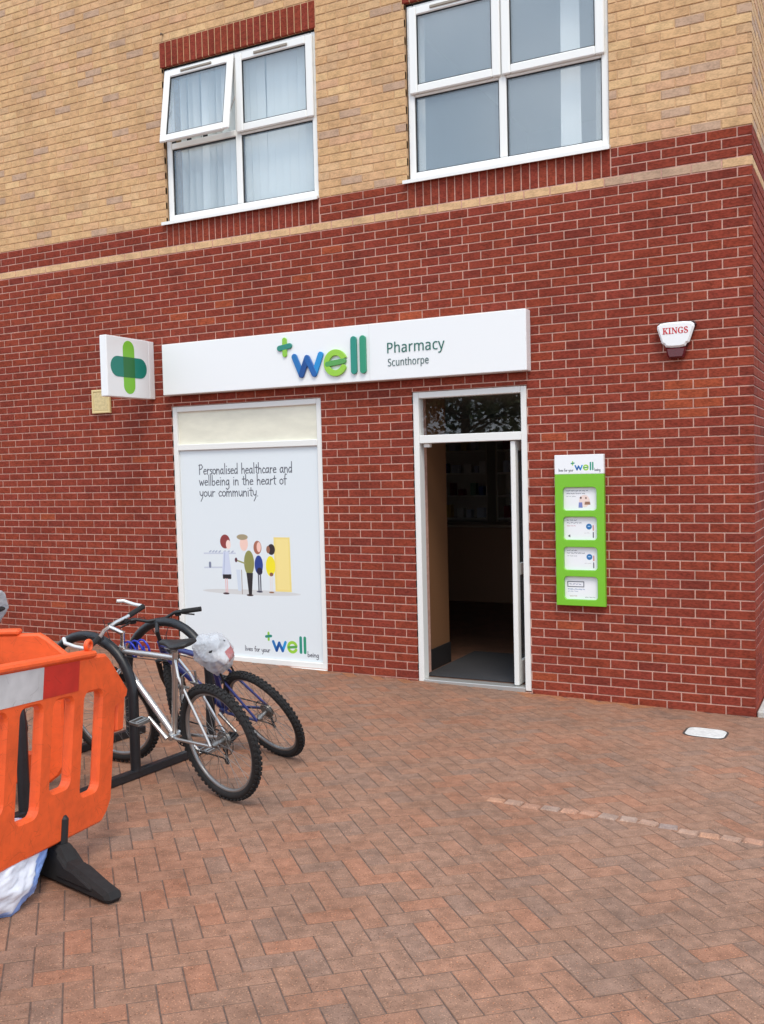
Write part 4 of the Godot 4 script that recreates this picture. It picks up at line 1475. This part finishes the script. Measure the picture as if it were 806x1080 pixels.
func bicycle(called: String, label: String, v: Array, o: Dictionary):
	# local axes: x forward, y up in the leaning plane, z to the rider's right; origin where the rear tyre touches
	var n := up_ground
	var fw := Vector3(cos(v[2]), 0, sin(v[2]))
	fw = (fw - n * fw.dot(n)).normalized()
	var sd := fw.cross(n)
	var up := n * cos(v[3]) + sd * sin(v[3])
	var bk := thing(called, label, "bicycle", ground(v[0], v[1], 0.004), Basis(fw, up, fw.cross(up)), "bicycles parked at the cycle rack")
	var low: bool = o.get("low", false)
	var wb: float = o.wheelbase
	var ra := Vector3(0, 0.335, 0)
	var bb := Vector3(0.425, 0.295, 0)
	var sc := Vector3(0.275, 0.74 if low else 0.795, 0)
	var hb := Vector3(wb - 0.185, 0.665, 0)
	var axis := Vector3(-cos(deg_to_rad(71.0)), sin(deg_to_rad(71.0)), 0)
	var ht := hb + axis * 0.13
	var steer := Transform3D(Basis(axis, o.steer), hb) * Transform3D(Basis.IDENTITY, -hb)
	# frame
	var f := MB.new()
	f.tube([ht - axis * 0.03, sc - Vector3(0, 0.01, 0)], 0.019 if low else 0.017, 12)
	f.tube([hb + axis * 0.02, bb], 0.024 if low else 0.02, 12)
	f.tube([bb, sc + (sc - bb).normalized() * 0.03], 0.0165, 12)
	f.tube([hb - axis * 0.01, ht + axis * 0.005], 0.022, 12)
	f.tube([bb + Vector3(0, 0, -0.035), bb + Vector3(0, 0, 0.035)], 0.022, 12)
	for s in [-1.0, 1.0]:
		f.tube([sc + Vector3(-0.01, -0.02, s * 0.012), sc + Vector3(-0.05, -0.1, s * 0.038), ra + Vector3(0.02, 0.03, s * 0.058), ra + Vector3(0, 0, s * 0.062)], [0.009, 0.009, 0.008, 0.008], 8)
		f.tube([bb + Vector3(-0.01, 0, s * 0.02), bb + Vector3(-0.08, 0.005, s * 0.036), ra + Vector3(0.03, -0.002, s * 0.058), ra + Vector3(0, 0, s * 0.062)], [0.011, 0.010, 0.009, 0.008], 8)
	obj("frame", f, o.frame, bk)
	# fork and front wheel turn together
	var fx := steer * Vector3(wb, 0.335, 0)
	var fk := MB.new()
	fk.xf = steer
	fk.tube([hb, hb - axis * 0.05], 0.02, 10)
	fk.tube([hb - axis * 0.045 + Vector3(0.01, 0, -0.062), hb - axis * 0.03 + Vector3(0.01, 0, 0), hb - axis * 0.045 + Vector3(0.01, 0, 0.062)], 0.016, 8)
	for s in [-1.0, 1.0]:
		fk.tube([hb - axis * 0.04 + Vector3(0.01, 0, s * 0.06), hb - axis * 0.2 + Vector3(0.02, 0, s * 0.06), Vector3(wb, 0.335, s * 0.06)], [0.013, 0.017, 0.012], 10)
	obj("fork", fk, M.black_plastic if low else (M.white_paint if called == "white_bicycle" else M.silver), bk)
	wheel(bk, Transform3D(Basis.IDENTITY, ra), true)
	wheel(bk, steer * Transform3D(Basis.IDENTITY, Vector3(wb, 0.335, 0)), true)
	# bars
	var bc := ht + axis * 0.12
	var st := MB.new()
	st.xf = steer
	st.tube([ht, ht + axis * 0.1], 0.014, 10)
	st.tube([ht + axis * 0.09, ht + axis * 0.1 + Vector3(0.085, 0.035, 0)], 0.0145, 10)
	obj("stem", st, M.chrome if not low else M.black_plastic, bk)
	bc = ht + axis * 0.1 + Vector3(0.085, 0.035, 0)
	var bw: float = o.bar_w
	var hbm := MB.new()
	hbm.xf = steer
	var rise := 0.05 if low else 0.0
	hbm.tube([bc + Vector3(-0.05, rise, -bw), bc + Vector3(-0.03, rise, -0.13), bc + Vector3(0, rise * 0.2, -0.06), bc + Vector3(0, rise * 0.2, 0.06), bc + Vector3(-0.03, rise, 0.13), bc + Vector3(-0.05, rise, bw)], 0.0115, 10)
	var bar := obj("handlebar", hbm, M.black_plastic if low else M.silver, bk)
	for s in [-1.0, 1.0]:
		var g := MB.new()
		g.xf = steer
		g.tube([bc + Vector3(-0.035, rise, s * (bw - 0.13)), bc + Vector3(-0.05, rise, s * bw)], 0.0165, 10)
		obj("grip", g, M.rubber, bar)
		var lv := MB.new()
		lv.xf = steer
		var lb := bc + Vector3(-0.02, rise - 0.01, s * (bw - 0.16))
		lv.box(lb - Vector3(0.015, 0.02, 0.02), lb + Vector3(0.02, 0.015, 0.02), 0.005)
		lv.tube([lb + Vector3(0.02, 0, 0), lb + Vector3(0.055, -0.03, s * 0.02), lb + Vector3(0.045, -0.05, s * 0.1)], 0.006, 6)
		obj("brake_lever", lv, M.black_plastic, bar)
		if o.bar_ends:
			var be := MB.new()
			be.xf = steer
			be.tube([bc + Vector3(-0.05, rise, s * (bw + 0.004)), bc + Vector3(0.02, rise + 0.015, s * (bw + 0.006)), bc + Vector3(0.085, rise + 0.04, s * (bw + 0.006)), bc + Vector3(0.115, rise + 0.055, s * (bw - 0.025))], 0.0115, 10)
			obj("bar_end", be, mat(srgb(226, 226, 224), 0.25, 0.4), bar)
	# cables
	var cb := MB.new()
	for s in [-1.0, 1.0]:
		var lb := steer * (bc + Vector3(0.0, rise - 0.01, s * (bw - 0.16)))
		cb.tube([lb, steer * (bc + Vector3(0.12, 0.0, s * 0.1)), steer * (ht + Vector3(0.1, 0.0, s * 0.03)), ht + Vector3(-0.02, -0.05, s * 0.025), sc + Vector3(0.05, -0.03, s * 0.02)], 0.0028, 5)
	obj("cables", cb, M.black_plastic, bk)
	# saddle on its post
	var sh: float = o.seat_h
	var dirs := (sc - bb).normalized()
	var top := sc + dirs * ((sh - sc.y) / dirs.y)
	var po := MB.new()
	po.tube([sc, top], 0.0135, 10)
	po.tube([top + Vector3(-0.05, 0.005, 0.02), top + Vector3(0.07, 0.008, 0.02)], 0.004, 6)
	po.tube([top + Vector3(-0.05, 0.005, -0.02), top + Vector3(0.07, 0.008, -0.02)], 0.004, 6)
	obj("seat_post", po, M.steel, bk)
	var sd2 := MB.new()
	var rings := []
	for q in [[-0.145, 0.03, 0.010, 0.05], [-0.13, 0.062, 0.020, 0.05], [-0.09, 0.075, 0.026, 0.042], [-0.04, 0.066, 0.026, 0.034], [0.01, 0.042, 0.024, 0.03], [0.06, 0.025, 0.022, 0.03], [0.11, 0.02, 0.018, 0.029], [0.135, 0.012, 0.01, 0.026]]:
		var ring := []
		for k in 14:
			var a := TAU * k / 14.0
			ring.append(top + Vector3(q[0], q[3] + sin(a) * q[2] * (1.0 if sin(a) > 0 else 0.8), cos(a) * q[1]))
		rings.append(ring)
	sd2.loft(rings)
	obj("saddle", sd2, mat(srgb(30, 29, 30), 0.55), bk)
	# drive train, on the right-hand side
	var cs := MB.new()
	for r in [0.085, 0.062]:
		cs.ring(bb + Vector3(0, 0, 0.046 - (0.085 - r) * 0.3), r, 0.005, 0.0025, 40, 6)
	for k in 5:
		var a := TAU * k / 5.0
		cs.tube([bb + Vector3(0, 0, 0.046), bb + Vector3(cos(a) * 0.082, sin(a) * 0.082, 0.045)], 0.005, 6)
	var chainring := obj("chainring", cs, M.dark, bk)
	var ca: float = o.crank
	for s in [1.0, -1.0]:
		var d: Vector3 = Vector3(cos(ca), sin(ca), 0) * s
		var c0 := bb + Vector3(0, 0, s * 0.052)
		var c1: Vector3 = bb + d * 0.17 + Vector3(0, 0, s * 0.068)
		var cm := MB.new()
		cm.tube([c0, c0 + (c1 - c0) * 0.15, c1], [0.016, 0.013, 0.011], 8)
		var crank := obj("crank", cm, M.silver, bk)
		var pd := MB.new()
		var pc: Vector3 = c1 + Vector3(0, 0, s * 0.06)
		pd.tube([c1, pc], 0.006, 6)
		for e in [-1.0, 1.0]:
			pd.box(pc + Vector3(e * 0.038 - 0.006, -0.011, -0.045), pc + Vector3(e * 0.038 + 0.006, 0.011, 0.045), 0.003)
			pd.box(pc + Vector3(-0.031, -0.010, e * 0.04 - 0.006), pc + Vector3(0.031, 0.010, e * 0.04 + 0.006), 0.003)
		pd.tube([pc + Vector3(0, 0, -0.04), pc + Vector3(0, 0, 0.04)], 0.011, 8)
		obj("pedal", pd, M.steel if not low else M.black_plastic, crank)
	var cas := MB.new()
	for k in 7:
		cas.ring(ra + Vector3(0, 0, 0.028 + k * 0.0045), 0.048 - k * 0.0042, 0.006, 0.0014, 30, 5)
		cas.ring(ra + Vector3(0, 0, 0.028 + k * 0.0045), 0.022, 0.014, 0.001, 20, 4)
	obj("sprockets", cas, M.steel, bk)
	var gd := MB.new()
	gd.ring(ra + Vector3(0, 0, 0.026), 0.085, 0.003, 0.0015, 36, 5)
	obj("spoke_guard", gd, M.black_plastic, bk)
	var ch := MB.new()
	var cz := 0.043
	ch.tube([bb + Vector3(0.0, 0.088, cz), ra + Vector3(0, 0.044, cz)], 0.0045, 5)
	ch.tube([bb + Vector3(-0.02, -0.087, cz), ra + Vector3(0.055, -0.12, cz), ra + Vector3(0.02, -0.135, cz), ra + Vector3(0.0, -0.06, cz), ra + Vector3(-0.04, -0.02, cz)], 0.0045, 5)
	obj("chain", ch, M.dark, bk)
	var dr := MB.new()
	dr.box(ra + Vector3(0.0, -0.06, 0.04), ra + Vector3(0.035, -0.02, 0.065), 0.006)
	dr.tube([ra + Vector3(0.015, -0.05, 0.05), ra + Vector3(0.025, -0.15, 0.045)], 0.009, 6)
	for y in [-0.065, -0.135]:
		dr.ring(ra + Vector3(0.02, y, 0.043), 0.014, 0.006, 0.004, 14, 5)
	obj("derailleur", dr, M.black_plastic, bk)
	# rim brakes front and rear
	for q in [[Transform3D.IDENTITY, sc + (ra - sc) * 0.28], [steer, hb - axis * 0.12 + Vector3(0.03, 0, 0)]]:
		var br := MB.new()
		br.xf = q[0]
		for s in [-1.0, 1.0]:
			br.tube([q[1] + Vector3(-0.012, -0.06, s * 0.05), q[1] + Vector3(-0.02, 0.04, s * 0.045)], 0.0075, 6)
			br.box(q[1] + Vector3(-0.05, -0.035, s * 0.032 - 0.006), q[1] + Vector3(0.02, -0.02, s * 0.032 + 0.006), 0.003)
		br.tube([q[1] + Vector3(-0.02, 0.04, -0.045), q[1] + Vector3(-0.02, 0.055, 0), q[1] + Vector3(-0.02, 0.04, 0.045)], 0.0025, 5)
		obj("rim_brake", br, M.steel if not low else M.black_plastic, bk)
	if low:
		# the bag pulled over the saddle
		var bag := blob(Vector3(0.19, 0.165, 0.13), 85, 17, 96, 70, func(p: Vector3) -> Color:
			return Color(0.75, 0.08, 0.07) if p.x < -0.08 and p.x > -0.15 and p.y > -0.07 and p.y < 0.01 and p.z > 0.0 else Color.WHITE)
		var bm := mat(Color(srgb(218, 220, 224), 0.62), 0.3)
		bm.transparency = BaseMaterial3D.TRANSPARENCY_ALPHA
		bm.backlight_enabled = true
		bm.backlight = Color(0.3, 0.3, 0.3)
		bm.vertex_color_use_as_albedo = true
		var bo := obj(numbered("plastic_bag"), bag, bm, self)
		bo.transform = bk.transform * Transform3D(Basis(Vector3.BACK, -0.2), top + Vector3(-0.035, -0.02, 0.0))
		tag(bo, "crumpled white carrier bag pulled over the blue bicycle's saddle", "bag")
	if called == "white_bicycle":
		var cover := blob(Vector3(0.21, 0.13, 0.12), 40, 23, 70, 50, func(_p: Vector3) -> Color: return Color.WHITE)
		var cm2 := mat(srgb(176, 176, 178), 0.4)
		cm2.vertex_color_use_as_albedo = true
		var co := obj(numbered("saddle_cover"), cover, cm2, self)
		co.transform = bk.transform * Transform3D(Basis(Vector3.BACK, -0.5), top + Vector3(0.01, 0.02, 0.0))
		tag(co, "crumpled grey plastic cover over the saddle of the hidden white bicycle", "cover")
	if o.get("lock", false):
		var lk := MB.new()
		var pts := []
		var hc := steer * (ht + Vector3(-0.05, -0.02, 0.0))
		for k in 40:
			var a := TAU * k / 13.0
			pts.append(hc + Vector3(cos(a) * 0.045 - k * 0.002, sin(a) * 0.05, 0.03 + 0.0022 * k - 0.045))
		lk.tube(pts, 0.006, 6)
		var lo := obj(numbered("coil_lock"), lk, mat(srgb(28, 50, 170), 0.3), self)
		lo.transform = bk.transform
		tag(lo, "bright blue coiled cable lock at the head of the silver bicycle", "lock")


# thin crumpled plastic: flat facets that meet in creases, pulled over a rounded body
func blob(r: Vector3, facets: int, seed_: int, nu: int, nv: int, paint: Callable) -> ArrayMesh:
	var g := RandomNumberGenerator.new()
	g.seed = seed_
	var ns := []
	for i in facets:
		ns.append([Vector3(g.randfn(0, 1), g.randfn(0, 1), g.randfn(0, 1)).normalized(), g.randf_range(0.70, 0.98)])
	var nz := FastNoiseLite.new()
	nz.seed = seed_
	nz.frequency = 9.0
	var st := SurfaceTool.new()
	st.begin(Mesh.PRIMITIVE_TRIANGLES)
	for j in nv + 1:
		for i in nu:
			var a := TAU * i / nu
			var b := PI * j / nv
			var d := Vector3(sin(b) * cos(a), cos(b), sin(b) * sin(a))
			var k := 1.04
			for q in ns:
				var c: float = d.dot(q[0])
				if c > 0.05:
					k = minf(k, q[1] / c)
			k *= 1.0 + 0.09 * nz.get_noise_3dv(d * 0.16) + 0.05 * absf(nz.get_noise_3dv(d * 0.45)) + 0.025 * absf(nz.get_noise_3dv(d))
			var p := d * k * r
			st.set_color(paint.call(p))
			st.add_vertex(p)
	for j in nv:
		for i in nu:
			var q := [j * nu + i, j * nu + (i + 1) % nu, (j + 1) * nu + (i + 1) % nu, (j + 1) * nu + i]
			for k in [0, 1, 2, 0, 2, 3]:
				st.add_index(q[k])
	st.generate_normals()
	return st.commit()


# ------------------------------------------------------------------ barriers
func barrier(label: String, origin: Vector3, along: Vector3, lean: float, foot_at: Array, foot_turn: float, strip: float):
	# local x along the panel (towards its square end), y up, z out of its face; origin at the bottom edge over the foot
	var n := along.cross(Vector3.UP).normalized()
	var u := n.cross(along).normalized()
	u = (u * cos(lean) + n * sin(lean)).normalized()
	n = along.cross(u)
	var t := thing("plastic_barrier", label, "barrier", origin, Basis(along, u, n), "orange plastic barriers")
	var m := MB.new()
	var out := poly([[-1.5, 0.1], [-1.42, 0.0], [0.33, 0.0], [0.375, 0.035], [0.412, 0.09], [0.415, 0.52], [0.52, 0.56], [0.53, 0.6], [0.34, 0.765], [0.30, 0.79], [-1.4, 0.79], [-1.6, 0.6], [-1.5, 0.56]])
	var holes := []
	for q in [[0.125, 0.275, 0.165, 0.625], [-0.125, 0.025, 0.235, 0.625], [-0.365, -0.215, 0.165, 0.625], [-0.615, -0.465, 0.235, 0.625], [-0.855, -0.705, 0.165, 0.625], [-1.105, -0.955, 0.235, 0.625], [-1.345, -1.195, 0.165, 0.625]]:
		holes.append(round_rect(q[0], q[2], q[1], q[3], 0.035, 4))
	m.slab(out, holes, -0.024, 0.024, 0.011)
	var panel := obj("panel", m, M.orange, t)
	# rolled ledge along the top, ring, hinge peg
	var lg := MB.new()
	lg.box(Vector3(-1.4, 0.785, -0.035), Vector3(0.2, 0.815, 0.035), 0.01)
	obj("top_ledge", lg, M.orange, t)
	if strip > 0.0:
		var rg := MB.new()
		rg.ring(Vector3(0.17, 0.838, 0.0), 0.022, 0.009, 0.012, 20, 8)
		obj("ring", rg, M.orange, t)
	var hk := MB.new()
	hk.box(Vector3(0.435, 0.4, -0.02), Vector3(0.51, 0.566, 0.02), 0.01)
	obj("hinge_peg", hk, M.orange, t)
	# reflective strip: white and red lengths
	for k in 4:
		var s := MB.new()
		var e0: float = [0.06, -0.22, -0.56, -0.9][k]
		var e1: float = [-0.22, -0.56, -0.9, -1.24][k]
		s.box(Vector3(e1 + 0.001, 0.648, 0.0252 * strip - 0.001), Vector3(e0, 0.782, 0.0252 * strip + 0.001))
		obj("reflective_strip", s, M.tape_red if k % 2 == 0 else M.tape_white, t)
	for f in foot_at:
		var st := MB.new()
		st.box(Vector3(f - 0.022, -0.08, 0.0), Vector3(f + 0.022, 0.115, 0.04), 0.014)
		obj("stem", st, M.black_plastic, t)
		# the foot stands square on the paving whatever the panel does
		var p0: Vector3 = t.transform * Vector3(f, 0, 0)
		var out_ := Basis(Vector3.UP, foot_turn) * n
		out_ = (out_ - up_ground * out_.dot(up_ground)).normalized()
		var h: float = p0.y - ground(p0.x, p0.z).y
		var fb := Transform3D(Basis(out_, up_ground, out_.cross(up_ground)), p0)
		var ft := MB.new()
		ft.slab(poly([[-0.40, -h + 0.004], [-0.1, -h + 0.004], [0.1, -h + 0.004], [0.39, -h + 0.004], [0.405, -h + 0.022], [0.39, -h + 0.05], [0.24, -h + 0.082], [0.16, -h + 0.105], [0.1, -0.06], [0.06, -0.014], [0.045, -0.004], [-0.045, -0.004], [-0.06, -0.014], [-0.1, -0.06], [-0.16, -h + 0.105], [-0.24, -h + 0.082], [-0.39, -h + 0.05], [-0.405, -h + 0.022]]), [], -0.042, 0.042, 0.016)
		var fo := obj("foot", ft, M.rubber, t)
		fo.transform = t.transform.affine_inverse() * fb
		var rib := MB.new()
		rib.slab(poly([[0.055, -0.03], [0.12, -0.075], [0.17, -h + 0.09], [0.30, -h + 0.052], [0.30, -h + 0.04], [0.055, -h + 0.04]]), [], -0.05, 0.05, 0.006)
		var ro := obj("foot_rib", rib, M.rubber, t)
		ro.transform = fo.transform
	return t


func build_barriers():
	var a := -1.8133
	var s := -0.0983
	var along := Vector3(cos(a) * cos(s), sin(s), sin(a) * cos(s))
	barrier("orange barrier with a red and white strip, standing on a black foot", Vector3(-2.344, 0.3927, 4.8298), along, 0.0389, [0.0, -1.1], -0.43, 1.0)
	# the second one stands behind it, square to the view of the rack
	var b2 := Vector3(0.885, 0.0, -0.465).normalized()
	barrier("orange barrier with no strip on its visible face, behind the striped one", ground(-3.33, 4.36, 0.15), b2, 0.0, [-0.1, -1.2], 0.0, -1.0)


func build_small_things():
	var pl := MB.new()
	pl.slab(round_rect(-0.135, -0.13, 0.135, 0.13, 0.07, 6), [], -0.02, 0.006, 0.003)
	var t := thing("inspection_cover", "small white rounded cover set in the paving near the corner", "cover", ground(-0.264, 0.70))
	var bs := Basis(Vector3(1, SLOPE_X, 0).normalized(), Vector3(0, SLOPE_Z, 1).normalized() * -1.0, up_ground)
	var o := obj("lid", pl, worn(srgb(232, 230, 224), 0.6, grain(128, 0.06, 0.02, 0.8, 1.03, 111), Vector3(4, 4, 4)), t)
	o.basis = bs
	var rim := MB.new()
	rim.slab(round_rect(-0.15, -0.145, 0.15, 0.145, 0.08, 6), [], -0.02, 0.0025)
	obj("surround", rim, mat(srgb(70, 58, 52), 0.9), t).basis = bs
	# sack under the near barrier
	var nz := FastNoiseLite.new()
	nz.seed = 8
	nz.frequency = 2.2
	var body := blob(Vector3(0.35, 0.25, 0.48), 110, 8, 120, 80, func(p: Vector3) -> Color:
		var band := sin((p.y * 1.2 + p.z * 0.55 + p.x * 0.5) * 15.0 + 1.2 + nz.get_noise_3dv(p) * 2.0)
		return lin(140, 168, 224) if band > 0.62 else lin(226, 228, 236))
	var sm := mat(Color.WHITE, 0.4)
	sm.vertex_color_use_as_albedo = true
	var sack := obj(numbered("plastic_sack"), body, sm, self)
	sack.transform = Transform3D(Basis(Vector3.UP, 0.25), ground(-2.50, 5.16, 0.12))
	tag(sack, "white and blue plastic sack slumped under the striped orange barrier", "sack")
	# small bracket above the left window
	var br := MB.new()
	br.tube([Vector3(0, 0, 0), Vector3(0, 0.0, 0.03), Vector3(0.01, -0.02, 0.045)], 0.009, 8)
	var bo := obj(numbered("wall_hook"), br, M.steel, self)
	bo.position = Vector3(-5.53, 6.37, 0.0)
	tag(bo, "tiny metal hook in the buff brickwork above the window", "hook")


# ------------------------------------------------------------------ the tree across the square, mirrored in the glass over the door
func build_tree():
	var at := ground(-10.6, 20.0)
	var t := thing("broadleaf_tree", "leafy tree across the square, mirrored in the glass over the door", "tree", at)
	var tr := MB.new()
	tr.tube([Vector3(0, -0.1, 0), Vector3(0.05, 1.2, 0), Vector3(0.0, 2.6, 0.1), Vector3(0.1, 4.2, 0)], [0.2, 0.16, 0.13, 0.06], 10)
	var tips := []
	for k in 16:
		var a := TAU * k / 16.0 * 2.4
		var y := 1.9 + 0.16 * k
		var r := 2.3 - 0.08 * k
		var e := Vector3(cos(a) * r, y + 1.0 + 0.4 * sin(k * 1.7), sin(a) * r)
		tr.tube([Vector3(0, y, 0), Vector3(cos(a) * r * 0.5, y + 0.6, sin(a) * r * 0.5), e], [0.06, 0.04, 0.015], 6)
		tips.append(e)
		tips.append(e * Vector3(0.6, 1, 0.6) + Vector3(0, 0.3, 0))
	obj("trunk", tr, mat(srgb(88, 74, 60), 0.9), t)
	var lf := MB.new()
	for k in 8500:
		var c: Vector3 = tips[rng.randi() % tips.size()]
		var p := c + Vector3(rng.randfn(0, 0.45), rng.randfn(-0.5, 0.5), rng.randfn(0, 0.45))
		var b := Basis.from_euler(Vector3(rng.randf() * TAU, rng.randf() * TAU, rng.randf() * TAU))
		var w := rng.randf_range(0.07, 0.13)
		lf.col = [lin(70, 92, 40), lin(84, 104, 46), lin(58, 82, 38)][rng.randi() % 3]
		lf.quad(p - b.x * w, p + b.y * w * 0.6, p + b.x * w, p - b.y * w * 0.6, b.z)
	var lm := mat(Color.WHITE, 0.6)
	lm.vertex_color_use_as_albedo = true
	obj("crown", lf, lm, t)
